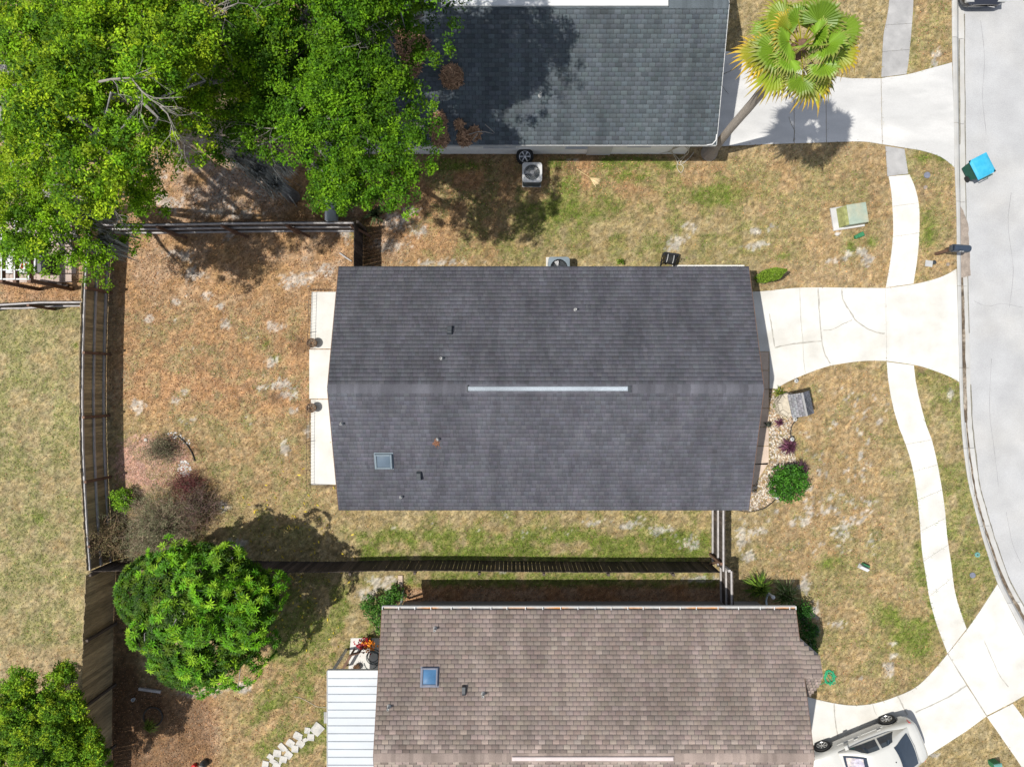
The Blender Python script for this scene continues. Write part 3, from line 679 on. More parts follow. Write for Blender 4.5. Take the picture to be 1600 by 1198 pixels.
# centre roof fittings
skylight(rc, 600, 719.5, 'c', .29, .27, 'glass_grey', 'metal_grey')
box_vent(rc, 703, 516, 'c', .17); box_vent(rc, 655, 743, 'c', .17)
for q in ((690, 560), (899, 484), (534, 662), (627, 776), (684, 686)): pipe_vent(rc, *q, 'c', h=.2, r=.035)
x0_, y0_, _z = on_roof(731, 604, 'c'); x1_, _, _ = on_roof(981, 604, 'c')
g = MB(); g.box((x0_, cyr-.075, 3.845), (x1_, cyr+.075, 3.905), bev=.025); rv = g.build("ridge_vent", M['metal_vent'], rc)
g = MB(); g.box((x0_-.03, cyr-.11, 3.84), (x0_-.004, cyr+.11, 3.92)); g.build("vent_end", M['metal_dark'], rv)
g = MB(); g.box((x1_+.004, cyr-.12, 3.84), (x1_+.09, cyr+.1, 3.9)); g.build("vent_end", M['metal_dark'], rv)
# north roof fittings
x0_ = (690-800)/S(3.8); x1_ = (1044-800)/S(3.8)
g = MB(); g.box((x0_, nyr-.11, 3.80), (x1_, nyr+.11, 3.87), bev=.02); g.build("ridge_vent", M['trim_white'], rn)
pipe_vent(rn, 844, 150, 'n', h=.25, r=.04)
# south roof fittings
skylight(rs, 671.5, 1057, 's', .28, .29, 'glass_sky', 'slate')
box_vent(rs, 725, 1077, 's', .14, 'metal_dark')
for q in ((680, 981), (608, 1103), (755, 1083)): pipe_vent(rs, *q, 's', h=.25, r=.04)
x0_ = (800-800)/S(3.86); x1_ = (1052-800)/S(3.86)
g = MB(); g.box((x0_, syr-.065, 3.865), (x1_, syr+.065, 3.93), bev=.02); g.build("ridge_vent", M['vent_pink'], rs)
# white gutter along the south house's north eave, with hangers and leaf dirt inside
gt = MB(); gy = sy1+.02; X0, X1 = sx0, sx1+.02
gt.box((X0, gy+.095, 2.27), (X1, gy+.115, 2.40)); gt.box((X0, gy, 2.25), (X1, gy+.115, 2.27)); gt.box((X0-.004, gy, 2.26), (X0+.016, gy+.117, 2.405)); gt.box((X1-.016, gy, 2.26), (X1+.004, gy+.117, 2.405))
gut = gt.build("rain_gutter", M['trim_white'], hso)
g = MB(); g.box((X0+.02, gy+.004, 2.275), (X1-.02, gy+.092, 2.325)); g.build("gutter_debris", M['gutter_in'], gut)
g = MB()
for px in (623, 648, 673, 705, 736, 767, 792, 821, 848, 876, 903, 930, 955, 981, 1005, 1031, 1063, 1088, 1122, 1154, 1188, 1210, 1234):
    x = (px-800)/S(2.4); g = MB(); g.box((x-.012, gy-.02, 2.385), (x+.012, gy+.11, 2.407)); g.build("gutter_hanger", M['trim_white'], gut)
g = MB()
# north house front gutter end, curled
g.box((nx0, ny0-.045, 2.29), (nx1, ny0-.004, 2.385)); g.build("rain_gutter", M['lead'], hn)
g = MB(); g.tube([(nx1-.35, ny0-.05, 2.46), (nx1-.15, ny0-.02, 2.46), (nx1-.03, ny0+.12, 2.48), (nx1-.02, ny0+.3, 2.53)], .022, 6); g.build("edge_strip", M['trim_white'], hn)
# wall openings: (parent, axis wall y, x0,x1,z0,z1, facing)
def window_y(parent, y, x0, x1, z0, z1, sg, name="window", gm='glass'):
    g = MB(); t = .05
    for lo, hi in (((x0, y, z0), (x0+t, y+sg*.06, z1)), ((x1-t, y, z0), (x1, y+sg*.06, z1)), ((x0+t, y, z0), (x1-t, y+sg*.055, z0+t)), ((x0+t, y, z1-t), (x1-t, y+sg*.055, z1))):
        g.box((lo[0], min(lo[1], hi[1]), lo[2]), (hi[0], max(lo[1], hi[1]), hi[2]))
    f_ = g.build(name, M['trim_white'], parent)
    g = MB(); g.box((x0+t, min(y, y+sg*.025), z0+t), (x1-t, max(y, y+sg*.025), z1-t)); g.build("pane", M[gm], f_)
    g = MB(); g.box((x0-.05, min(y, y+sg*.12), z0-.06), (x1+.05, max(y, y+sg*.12), z0)); g.build("sill", M['trim_white'], f_)
    return f_
yw = ny0+.47
for a, b, z0, z1 in ((757, 804, 1.0, 2.1), (886, 917, .9, 2.0), (982, 1015, 1.1, 2.1)):
    window_y(hn, yw, (a-800)/42.4, (b-800)/42.4, z0, z1, -1)
g = MB(); g.box((2.85, yw-.05, 0.02), (3.75, yw, 2.05)); g.build("door", M['trim_white'], hn)
g = MB(); g.box((5.6+1.0, yw-.03, 0), (6.62, yw+.4, 2.3)); g.build("corner_post", M['wall_white'], hn)
for a, b in ((-1.5, .3), (4.5, 6.0)): window_y(hc, cy1-.45, a, b, 1.0, 2.0, 1)
for a, b in ((-4, -2.6), (1, 2.4), (4.6, 5.8)): window_y(hc, cy0+.45, a, b, 1.0, 2.0, -1)
for a, b in ((-2, -.6), (3, 4.4)): window_y(hso, sy1-.45, a, b, 1.1, 2.0, 1)
def garage(parent, x, y0, y1):
    g = MB()
    for i in range(4): g.box((x, y0, .02+i*.53), (x+.05, y1, .02+i*.53+.515))
    g.build("garage_door", M['trim_white'], parent)
garage(hc, cx1-.55, .7, 3.3); garage(hn, nx1-.5, 9.6, 12.2); garage(hso, sx1-.5, -15.0, -12.2)
g = MB(); g.box((cx1-.55, -1.0, .02), (cx1-.5, -.05, 2.05)); d_ = g.build("door", M['wood_brown'], hc)
g = MB(); g.lathe([(0, 0), (.03, .01), (.03, .05), (0, .06)], (cx1-.5, -.15, 1.0), 10, Matrix.Rotation(R(90), 3, 'Y')); g.build("handle", M['chrome'], d_)
g = MB(); g.box((cx1-.52, .35, 0.02), (cx1-.42, .55, 2.3)); g.build("porch_post", M['wood_brown'], hc)
# white sliding door of back patio
g = MB(); g.box((cx0+.45, -.9, .05), (cx0+.5, .9, 2.05)); g.build("patio_door", M['trim_white'], hc)
# stains on the roofs (rust-brown leaf dirt below a pipe)
def patch(parent, px, py, kind, w_, h_, m, name, seed):
    rgx = np.random.default_rng(seed); x, y, z = on_roof(px, py, kind); g = MB()
    y0, y1, ze, rise = {'c': (cy0, cy1, 2.4, 1.44), 'n': (ny0, ny1, 2.4, 1.4), 's': (sy0, sy1, 2.4, srise)}[kind]
    for i in range(90):
        r = rgx.normal(size=2)*.4; xx = x+r[0]*w_; yy = y+r[1]*h_; zz = roof_z(yy, y0, y1, ze, rise)+.018
        a = rgx.random()*6.28; s = .02+.02*rgx.random()
        g.quad((xx+s*math.cos(a), yy+s*math.sin(a), zz), (xx-s*.4*math.sin(a), yy+s*.4*math.cos(a), zz+.01), (xx-s*math.cos(a), yy-s*math.sin(a), zz), (xx+s*.4*math.sin(a), yy-s*.4*math.cos(a), zz+.004),
               c=np.array(srgb(165, 120, 95, .6))*(.6+.8*rgx.random()))
    g.build(name, M['litter'], parent)
patch(rc, 682, 692, 'c', .16, .16, None, "leaf_dirt", 3)

# ---- white corrugated patio cover on the south house
pc = thing("patio_cover", "white ribbed metal patio cover attached to the brown roofed house", "patio cover")
X0, X1 = -6.45, -4.62; g = MB(); Y0 = (599-1048)/S(2.35)
y = Y0; i = 0
while y > -16.5:
    g.box((X0, y-.262, 2.30), (X1, y-.004, 2.33)); y -= .275
g.build("roof_panel", M['white_metal'], pc)
y = Y0-.25
while y > -16:
    g = MB(); g.add([(X0, y-.002, 2.30), (X1, y-.002, 2.30), (X1, y-.002, 2.345), (X0, y-.002, 2.345), (X1, y-.02, 2.36), (X0, y-.02, 2.36), (X1, y-.034, 2.335), (X0, y-.034, 2.335)], [(0, 1, 2, 3), (3, 2, 4, 5), (5, 4, 6, 7)]); g.build("seam", M['metal_seam'], pc); y -= .275
g = MB(); g.box((X0-.02, -16.5, 2.16), (X0-.004, Y0, 2.35)); g.box((X0, Y0+.004, 2.2), (X1, Y0+.02, 2.34)); g.build("fascia", M['trim_white'], pc)
for yy in (-10.2, -12.6, -15.0):
    g = MB(); g.box((X0+.05, yy-.04, 0), (X0+.13, yy+.04, 2.3)); g.build("post", M['trim_white'], pc)

# ---------------------------------------------------------------- fences
def fence(label, pts, h, boardm, rails_side, lean=(0, 0), post_step=2.35, bw=.135, gap=.008, brace=False, name="wooden_fence", rails=(.22, .78, 1.38), group="wooden fences between the yards", jag=.05, railm='wood_rail', capm=None, postm='wood_rail'):
    """pts: world ground polyline; rails_side +1 left of direction, -1 right, 0 none"""
    fo = thing(name, label, "fence", group, loc=(pts[0][0], pts[0][1], 0)); ox, oy = pts[0]
    rgx = np.random.default_rng(int(abs(pts[0][0])*100+abs(pts[0][1])*10)); bd = MB(); rl = [MB() for _ in rails]; post = []
    acc = 0; nextp = 0
    for (a, b) in zip(pts[:-1], pts[1:]):
        a = Vector(a)-Vector((ox, oy)); b = Vector(b)-Vector((ox, oy)); L = (b-a).length; d = (b-a)/L; nn = Vector((-d.y, d.x)); k = int(L/(bw+gap))
        for i in range(max(k, 1)):
            s = i*L/max(k, 1); p = a+d*s; q = p+d*(L/max(k, 1)-gap); hh = h+(rgx.random()-.5)*jag; t = .018; off = nn*(rgx.random()-.5)*.012; lx = Vector(lean)*(1+.2*(rgx.random()-.5))
            v = []
            for z, l in ((.03, Vector((0, 0))), (hh, lx)):
                for e in (p, q):
                    for sg in (-1, 1): w_ = e+nn*t/2*sg+off+l; v.append((w_.x, w_.y, z))
            bd.add(v, [(0, 2, 3, 1), (4, 5, 7, 6), (0, 1, 5, 4), (2, 6, 7, 3), (0, 4, 6, 2), (1, 3, 7, 5)])
        if rails_side:
            for r_, z in zip(rl, rails):
                l = Vector(lean)*(z/h); o1 = nn*rails_side*.045
                r_.bar((*(a+o1+l), z), (*(b+o1+l), z), .05 if z < h-.05 else .06, .085)
        s = nextp
        while s < L:
            p = a+d*s+nn*(rails_side or 1)*.11; post.append((p, d, nn)); s += post_step
        nextp = s-L
    bd.build("boards", M[boardm], fo)
    for r_ in rl:
        if r_.v: r_.build("rail", M[railm], fo)
    for p, d, nn in post:
        g = MB(); l = Vector(lean); g.bar((p.x, p.y, 0), (p.x+l.x, p.y+l.y, h-.06), .09, .09); g.build("post", M[postm], fo)
        if brace:
            q = p+nn*rails_side*.12+d*.42; g = MB(); g.bar((q.x, q.y, .02), (p.x, p.y, h*.75), .09, .05); g.build("brace", M['wood_brown'], fo)
    return fo
zt = 1.5
def T(px, py, z=zt): return P2(px, py, z)
# tops measured in the photograph, walls stand on the ground below them
west = [(137, 348), (132, 400), (128.5, 460), (126, 540), (125, 620), (126, 700), (129, 770), (133, 840), (137, 892)]
fence("long west fence of brown boards with silver rails facing the leafy back yard", [(T(*p)[0]+.06, T(*p)[1]) for p in west], 1.5, 'wood_fence', 1, lean=(-.1, 0), postm='wood_brown', gap=.003)
sw = [(135, 897), (133, 940), (130, 1000), (129, 1080), (128, 1160), (128, 1260)]
fence("west fence of plain dark slanting boards left of the round mango tree", [(T(*p, 1.75)[0]+.06, T(*p, 1.75)[1]) for p in sw], 1.75, 'wood_fence', 0, lean=(-.08, -.05), postm='wood_dark')
fence("fence with three silver rails along the top of the leafy back yard", [T(*p) for p in ((142, 349), (240, 349), (340, 347), (450, 346), (552, 346))], 1.5, 'wood_dark', -1, rails=(.12, .75, 1.42), brace=True, postm='wood_brown')
fence("short dark fence between the leafy back yard and the oak side strip", [(T(553, 346)[0], T(553, 346)[1]), (T(553, 422)[0], T(553, 422)[1]-.3)], 1.5, 'wood_black', 0, postm='wood_dark')
fence("long dark board fence under the strip of green grass south of the grey roof", [(T(*p)[0], T(*p)[1]) for p in ((140, 893), (260, 889), (400, 893), (500, 894), (600, 891.5), (700, 891.5), (800, 893), (950, 894), (1126, 894))], 1.5, 'wood_black', -1, rails=(.3, 1.2), jag=.03, gap=.012, postm='wood_dark', railm='wood_dark')
fence("side fence with three pale rails joining the grey roofed house's front corner", [T(1133, 780), T(1133, 893)], 1.5, 'wood_dark', -1, rails=(.1, .78, 1.42), brace=True, postm='wood_brown')
fence("short side fence running down to the white gutter of the brown roofed house", [T(1146, 893), T(1147, 962)], 1.45, 'wood_dark', -1, rails=(.1, .75, 1.38), brace=False)
fence("low grey fence across the neighbouring lawn below the pergola", [T(-60, 475), T(0, 474), T(60, 470.5), T(127, 470)], 1.5, 'wood_dark', -1, rails=(.3, 1.42), postm='wood_brown')
# vinyl fence
vf = thing("vinyl_fence", "pale blue-white vinyl fence panel beneath the oak beside the leaf strewn strip", "fence")
a = T(509, 344, 1.7); b = T(509, 180, 1.7); g = MB(); g.box((a[0]-.02, a[1], .03), (a[0]+.02, b[1], 1.64)); g.build("panel", M['vinyl'], vf)
g = MB(); g.box((a[0]-.035, a[1], 1.642), (a[0]+.035, b[1], 1.70)); g.build("top_rail", M['trim_white'], vf)
for yy in (a[1]+.85, a[1]+2.9):
    g = MB(); g.box((a[0]-.11, yy-.06, 0), (a[0]-.037, yy+.06, 1.78), bev=.02); g.build("post", M['trim_white'], vf)

# ---------------------------------------------------------------- foliage generators
def leaf_mesh(name, cen, size, cols, m, parent, aspect=.45, up=.5, seed=0, dirs=None, fold=.12):
    """one rhombic leaf per row of cen"""
    rg = np.random.default_rng(seed); n = len(cen)
    if dirs is None:
        d = rg.normal(size=(n, 3)); d[:, 2] = d[:, 2]*.45
    else: d = dirs.copy()
    d /= np.linalg.norm(d, axis=1, keepdims=True)+1e-9
    u = rg.normal(size=(n, 3))*(1-up); u[:, 2] += up*1.6
    s = np.cross(d, u); s /= np.linalg.norm(s, axis=1, keepdims=True)+1e-9; nn = np.cross(s, d)
    size = (size*(.7+.6*rg.random(n)))[:, None] if np.isscalar(size) else size[:, None]
    a = cen-d*size*.5; b = cen+s*size*aspect*.5-d*size*.05; c = cen+d*size*.5-nn*size*fold; e = cen-s*size*aspect*.5-d*size*.05
    a = a-nn*size*fold*.5
    V = np.stack([a, b, c, e], 1).reshape(-1, 3); F = np.arange(4*n).reshape(n, 4)
    return link(name, np_mesh(name, V, F, np.repeat(cols, 4, axis=0)), parent, m)

def clump_cloud(blobs, dens, cr, lpc, seed, flat=.6, shell=(.72, 1.02), low=-.35, lobes=0, lsize=1.0):
    """blobs: (x,y,z,rx,ry,rz). returns leaf centres, clump index, clump centres"""
    rg = np.random.default_rng(seed); P_ = []; I = []; CC = []; LB = []
    for (x, y, z, rx, ry, rz) in blobs:
        n = max(4, int(dens*rx*ry*3.14))
        d = rg.normal(size=(n*3, 3)); d /= np.linalg.norm(d, axis=1, keepdims=True); d = d[d[:, 2] > low][:n]
        rad = shell[0]+(shell[1]-shell[0])*rg.random(len(d))
        if lobes:      # leaves gather in boughs, each a small dome of its own, with dark gaps between
            nl = max(3, int(lobes*rx*ry*3.14)); e = rg.normal(size=(nl*4, 3)); e /= np.linalg.norm(e, axis=1, keepdims=True); e = e[e[:, 2] > -.2][:nl]
            lc = np.array([x, y, z])+e*np.array([rx, ry, rz])*(.62+.38*rg.random(len(e)))[:, None]; lr = (.30+.34*rg.random(len(e)))*lsize; li = rg.integers(0, len(e), len(d))
            dd = d.copy(); dd[:, 2] = np.abs(dd[:, 2])*1.1-.25
            c = lc[li]+dd*lr[li][:, None]*np.array([1.25, 1.25, .75]); LB.append((.78+.5*rg.random(len(e)))[li])
        else:
            c = np.array([x, y, z])+d*np.array([rx, ry, rz])*rad[:, None]; LB.append(np.ones(len(d)))
        CC.append(c)
    CC = np.concatenate(CC)
    cs = cr*(.6+.8*rg.random(len(CC)))
    k = np.maximum(3, (lpc*(.5+rg.random(len(CC)))).astype(int))
    I = np.repeat(np.arange(len(CC)), k)
    off = rg.normal(size=(len(I), 3)); off /= np.linalg.norm(off, axis=1, keepdims=True)+1e-9
    off *= (rg.random(len(I))**.45)[:, None]*np.array([1, 1, flat])
    clump_cloud.bright = np.concatenate(LB)
    return CC[I]+off*cs[I][:, None], I, CC

def tree_obj(name, label, base, trunk_r, fork, blobs_px, dens, cr, lpc, leaf, pal, seed, m='oak_leaf', aspect=.5, group=None, cat="tree", flat=.6, moss=None, low=-.35, trunkm='bark', up=.5, twigs=True, trunk_path=None, lobes=1.35, lsize=1.0):
    t = thing(name, label, cat, group, loc=(base[0], base[1], 0)); rg = np.random.default_rng(seed)
    bl = []
    for (px, py, z, r, *o) in blobs_px:
        x, y = P2(px, py, z); rr = r/S(z); rz = (o[0] if o else .62)*rr; bl.append((x-base[0], y-base[1], z, rr, rr, rz))
    L_, I, CC = clump_cloud(bl, dens, cr, lpc, seed, flat, low=low, lobes=lobes, lsize=lsize); LBr = clump_cloud.bright
    pal = np.array(pal); kk = rg.random(len(CC)); w_ = rg.random((len(CC), 1)); cc = pal[rg.integers(0, len(pal), len(CC))]*(.8+.4*w_)*LBr[:, None]
    cols = cc[I]*(.75+.5*rg.random((len(I), 1)))
    leaf_mesh("crown", L_, leaf, cols, M[m], t, aspect, seed=seed, up=up)
    g = MB(); f = Vector(fork)-Vector((base[0], base[1], 0)) if len(fork) == 3 else Vector((0, 0, 1))
    path = [Vector((0, 0, -.05)), f*.35+Vector((rg.normal()*.1, rg.normal()*.1, 0)), f*.7+Vector((rg.normal()*.12, rg.normal()*.12, 0)), f]
    g.tube(path, [trunk_r*1.5, trunk_r*1.05, trunk_r*.9, trunk_r*.75], 12)
    for (x, y, z, rx, ry, rz) in bl:
        c = Vector((x, y, z-rz*.35)); mid = f.lerp(c, .5)+Vector((rg.normal()*.25, rg.normal()*.25, rg.random()*.3))
        g.tube([f-Vector((0, 0, .15)), f.lerp(mid, .5)+Vector((0, 0, .1)), mid, c.lerp(mid, .3), c], [trunk_r*.5, trunk_r*.42, trunk_r*.3, trunk_r*.22, trunk_r*.14], 7)
        sel = [q for q in CC[rg.integers(0, len(CC), 60)] if (Vector(q)-c).length < rx*1.15][:9] if twigs else []
        for q in sel:
            q = Vector(q); m1 = c.lerp(q, .5)+Vector(rg.normal(size=3))*.12*rx
            g.tube([c, m1, q], [trunk_r*.13, trunk_r*.08, .008], 5)
    g.build("trunk", M[trunkm], t)
    if moss:
        V = []; n = 0; rows = []
        for (px, py, z, rad, cnt, ln) in moss:
            x, y = P2(px, py, z)
            for i in range(cnt):
                a = rg.normal(size=2)*rad*.5; l = ln*(.4+.8*rg.random()); wv = .012+.012*rg.random(); an = rg.random()*3.14; dx, dy = math.cos(an)*wv, math.sin(an)*wv
                bx, by = x+a[0]-base[0], y+a[1]-base[1]; zt_ = z+rg.normal()*.15; sw_ = rg.normal(size=2)*.10
                rows += [(bx-dx, by-dy, zt_), (bx+dx, by+dy, zt_), (bx+dx*.8+sw_[0]*.4, by+dy*.8+sw_[1]*.4, zt_-l*.5), (bx-dx*.8+sw_[0]*.4, by-dy*.8+sw_[1]*.4, zt_-l*.5),
                         (bx-dx*.8+sw_[0]*.4, by-dy*.8+sw_[1]*.4, zt_-l*.5), (bx+dx*.8+sw_[0]*.4, by+dy*.8+sw_[1]*.4, zt_-l*.5), (bx+sw_[0]+.002, by+sw_[1], zt_-l), (bx+sw_[0]-.002, by+sw_[1], zt_-l)]
        V = np.array(rows); link("spanish_moss", np_mesh("spanish_moss", V, np.arange(len(V)).reshape(-1, 4)), t, M['moss'])
    return t, bl

def bare_branch(parent, base, pts, seed, r0=.05, m='bark_pale', kids=3, name="dead_branch", spread=.5):
    rg = np.random.default_rng(seed); g = MB()
    P3 = [Vector(P(*p))-Vector((base[0], base[1], 0)) for p in pts]
    n = len(P3); g.tube(P3, [r0*(1-.75*i/(n-1)) for i in range(n)], 6)
    def sub(p, d, L, r, lvl):
        q = [p]; dd = d.copy()
        for k in range(3):
            dd = (dd+Vector(rg.normal(size=3))*.22).normalized(); q.append(q[-1]+dd*L/3)
        g.tube(q, [r, r*.75, r*.5, r*.2], 5)
        if lvl > 0:
            for k in range(kids): s = q[1+k % 3]; sub(s, (dd+Vector(rg.normal(size=3))*spread).normalized(), L*.6, r*.55, lvl-1)
    for i in range(1, n):
        d = (P3[i]-P3[i-1]).normalized()
        for k in range(2): sub(P3[i], (d+Vector(rg.normal(size=3))*spread).normalized(), .7, r0*.35, 2)
    return g.build(name, M[m], parent)

OAKB = [(.13, .26, .006), (.17, .31, .008), (.09, .19, .006), (.21, .335, .010), (.27, .38, .012), (.05, .125, .006)]
OAKD = [(.06, .155, .005), (.09, .20, .006), (.13, .26, .008), (.04, .105, .005)]
baseA = P2(150, 215)
ta, _ = tree_obj("oak_tree", "tall bright yellow-green oak filling the top left corner, dead twigs on its crown", baseA, .34, (*baseA, 4.5),
    [(150, 95, 9.6, 120), (230, 60, 9.2, 100), (60, 190, 9.6, 90), (140, 200, 10.2, 95), (210, 150, 10.4, 95), (70, 90, 8.6, 70), (130, 20, 8.8, 75), (280, 130, 9.6, 80), (190, 250, 8.6, 60),
     (330, 60, 8.6, 80), (20, 290, 7.8, 75), (100, 285, 8.2, 60), (300, 10, 8.0, 90), (215, 285, 7.2, 34), (250, 200, 8.6, 55), (20, 10, 6.2, 60), (355, 120, 8.0, 45), (100, 130, 7.2, 110, .3), (230, 110, 7.0, 110, .3), (60, 230, 6.6, 80, .3), (150, 250, 6.6, 70, .3), (300, 60, 6.6, 90, .3), (40, 40, 6.2, 80, .3), (300, 165, 6.8, 45, .3)],
    30, .21, 50, .082, OAKB, 11, moss=[(300, 60, 7.4, .4, 200, 1.2), (180, 120, 9, .25, 120, .8), (95, 285, 7.6, .3, 160, 1.0)])
bare_branch(ta, baseA, [(155, 128, 10.6), (175, 124, 11.0), (205, 122, 11.1), (222, 143, 11.1), (235, 155, 11.1), (250, 166, 11.0)], 3, .03, kids=2, spread=.4)
bare_branch(ta, baseA, [(250, 166, 11.0), (262, 178, 10.9), (268, 195, 10.8)], 5, .025)
bare_branch(ta, baseA, [(330, 30, 9.2), (350, 14, 9.4), (372, 5, 9.5)], 8, .03)
bare_branch(ta, baseA, [(300, 5, 9.0), (312, 10, 9.2), (325, 8, 9.2)], 9, .06)
baseB = P2(478, 225)
tb, _ = tree_obj("oak_tree", "darker green oak leaning over the left end of the blue-grey roof", baseB, .30, (baseB[0]-.3, baseB[1]+.2, 4.2),
    [(550, -125, 9.2, 75), (500, -85, 9.0, 65), (615, -135, 9.2, 60), (590, -60, 9.6, 95), (560, -20, 9.6, 70), (620, -40, 10.0, 55), (655, -95, 9.8, 80), (700, -70, 9.0, 50), (640, -25, 9.4, 45), (590, 40, 8.6, 85), (530, 90, 8.4, 80), (480, 40, 7.6, 80), (430, 110, 7.8, 75), (600, 110, 8.2, 70), (560, 185, 8.4, 80), (630, 175, 7.8, 42), (510, 245, 8.2, 70), (580, 262, 8.0, 58), (600, 225, 8.0, 55), (455, 200, 7.6, 60),
     (390, 60, 8.4, 60), (660, 20, 7.8, 34), (540, 300, 7.4, 36), (410, 175, 7.0, 50), (660, 195, 7.6, 22), (350, 180, 6.4, 50), (400, 10, 8, 60), (480, 140, 8.0, 60), (540, 120, 6.4, 100, .3), (470, 60, 6.2, 90, .3), (550, 230, 6.2, 70, .3), (440, 150, 6.0, 70, .3), (380, 90, 6.2, 60, .3), (610, 20, 7.0, 50, .3)],
    31, .21, 48, .08, OAKD, 12, moss=[(430, 250, 6.6, .25, 220, 1.2), (372, 240, 4.2, .35, 260, .9), (400, 262, 3.4, .4, 320, .9), (425, 285, 2.6, .4, 260, .8)])
bare_branch(tb, baseB, [(520, 20, 9.0), (535, 28, 9.0), (548, 40, 9.0), (558, 55, 8.8)], 13, .035)
bare_branch(tb, baseB, [(440, 200, 7.9), (425, 201, 8.0), (405, 200, 8)], 14, .025)
baseC = P2(158, 348)
tc_, _ = tree_obj("oak_tree", "smaller low oak with hanging grey moss over the fence corner by the pergola", baseC, .2, (baseC[0]-.3, baseC[1]+.2, 3.4),
    [(40, 350, 5.6, 55), (95, 340, 5.8, 45), (85, 375, 6.0, 38), (150, 400, 5.4, 32), (30, 395, 5.2, 20), (205, 300, 5.6, 40), (170, 335, 5.4, 22), (20, 320, 6.0, 50), (218, 372, 4.6, 17), (120, 395, 5.4, 20), (182, 370, 4.9, 17), (235, 300, 5.8, 24), (155, 418, 5.0, 12)],
    32, .18, 40, .08, OAKB[:3]+OAKD[2:3], 14, lobes=1.6, lsize=.75, moss=[(115, 335, 5.8, .30, 260, 1.1), (160, 378, 5.4, .34, 300, 1.3), (150, 330, 5.6, .3, 180, 1.0)])
bare_branch(tc_, baseC, [(150, 302, 5.6), (165, 315, 5.8), (178, 328, 5.8), (185, 342, 5.6), (178, 358, 5.3)], 21, .045, kids=2)
# mossy grey trunk pieces seen through the gap, leaning limb of the dark oak
g = MB(); pts = [Vector(P(338, 212, 4.6)), Vector(P(365, 235, 3.9)), Vector(P(395, 258, 3.0)), Vector(P(425, 280, 2.0)), Vector(P(460, 308, 0.0))]
g.tube([p-Vector((*baseB, 0)) for p in pts], [.07, .12, .15, .17, .24], 10); g.build("limb", M['bark'], tb)

# round mango tree: whorls of long leaves
def whorl_tree(name, label, base, blobs_px, dens, seed, L=.24, n_l=11, pal=None, cat="tree", trunk_r=.16, m='leaf', fork=1.6, aspect=.22):
    t = thing(name, label, cat, None, loc=(*base, 0)); rg = np.random.default_rng(seed); cen = []; dr = []; cols = []; tips = []
    for (px, py, z, r, fz) in blobs_px:
        x, y = P2(px, py, z); rr = r/S(z); n = int((dens if fz > .6 else dens*2.6)*rr*rr*3.14)
        d = rg.normal(size=(n*4, 3)); d /= np.linalg.norm(d, axis=1, keepdims=True); d = d[d[:, 2] > -.35][:n]
        c = np.array([x-base[0], y-base[1], z])+d*np.array([rr, rr, rr*fz])*(.86+.16*rg.random(len(d)))[:, None]
        for ci, di in zip(c, d):
            ax = di+np.array([0, 0, .5]); ax /= np.linalg.norm(ax); tips.append(ci)
            e1 = np.cross(ax, [0.3, .9, .1]); e1 /= np.linalg.norm(e1); e2 = np.cross(ax, e1); ph = rg.random()*6.28
            base_c = np.array(pal[rg.integers(0, len(pal))])*(.55+.8*rg.random())*(.4 if fz < .6 else 1)  # inner filler leaves darkened, shade between the boughs put into their colour
            for k in range(n_l):
                a = ph+k*2.399; el = .0+.95*(k/n_l)**1.6; dd = (e1*math.cos(a)+e2*math.sin(a))*math.cos(el)+ax*math.sin(el)
                l = L*(.85+.3*rg.random())*(1-.35*(k/n_l)); cen.append(ci+dd*l*.55); dr.append(dd*l); cols.append(base_c*(.85+.3*rg.random()))
    cen = np.array(cen); dr = np.array(dr); ln = np.linalg.norm(dr, axis=1)
    leaf_mesh("crown", cen, ln, np.array(cols), M[m], t, aspect, up=.95, seed=seed, dirs=dr, fold=.10)
    g = MB(); f = Vector((0, 0, fork)); g.tube([(0, 0, -.05), (0.03, .02, fork*.5), f], [trunk_r*1.3, trunk_r, trunk_r*.85], 10)
    for (px, py, z, r, fz) in blobs_px:
        x, y = P2(px, py, z); c = Vector((x-base[0], y-base[1], z-.45)); g.tube([f, f.lerp(c, .55)-Vector((0, 0, .1)), c], [trunk_r*.5, trunk_r*.3, trunk_r*.15], 6)
    for q in tips[::60]:
        q = Vector(q); c = min((Vector((P2(b[0], b[1], b[2])[0]-base[0], P2(b[0], b[1], b[2])[1]-base[1], b[2])) for b in blobs_px), key=lambda k: (k-q).length); g.tube([c, q], [.02, .008], 4)
    g.build("trunk", M['bark'], t); return t
MANGO = [(.08, .225, .004), (.115, .27, .006), (.055, .17, .004), (.18, .32, .012)]
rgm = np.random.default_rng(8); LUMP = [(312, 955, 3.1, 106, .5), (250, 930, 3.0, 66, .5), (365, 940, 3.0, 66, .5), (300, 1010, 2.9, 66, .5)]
for k in range(32):          # boughs spread over the dome, each a small rounded head
    q = math.sqrt((k+.5)/32); a_ = k*2.39996+rgm.normal()*.18; rr_ = 108*q*(1+.05*math.sin(3*a_+1))*(1-.05*(math.cos(a_-2.3)))
    LUMP.append((313+rr_*math.cos(a_)*1.04, 954-rr_*math.sin(a_)*.98, 4.35-1.7*q**2.2+rgm.normal()*.40, rgm.uniform(25, 37), .9))
whorl_tree("mango_tree", "round glossy green mango tree of starburst leaf whorls by the fence corner", P2(320, 940), LUMP, 23, 31, pal=MANGO, n_l=15, L=.205, aspect=.25)
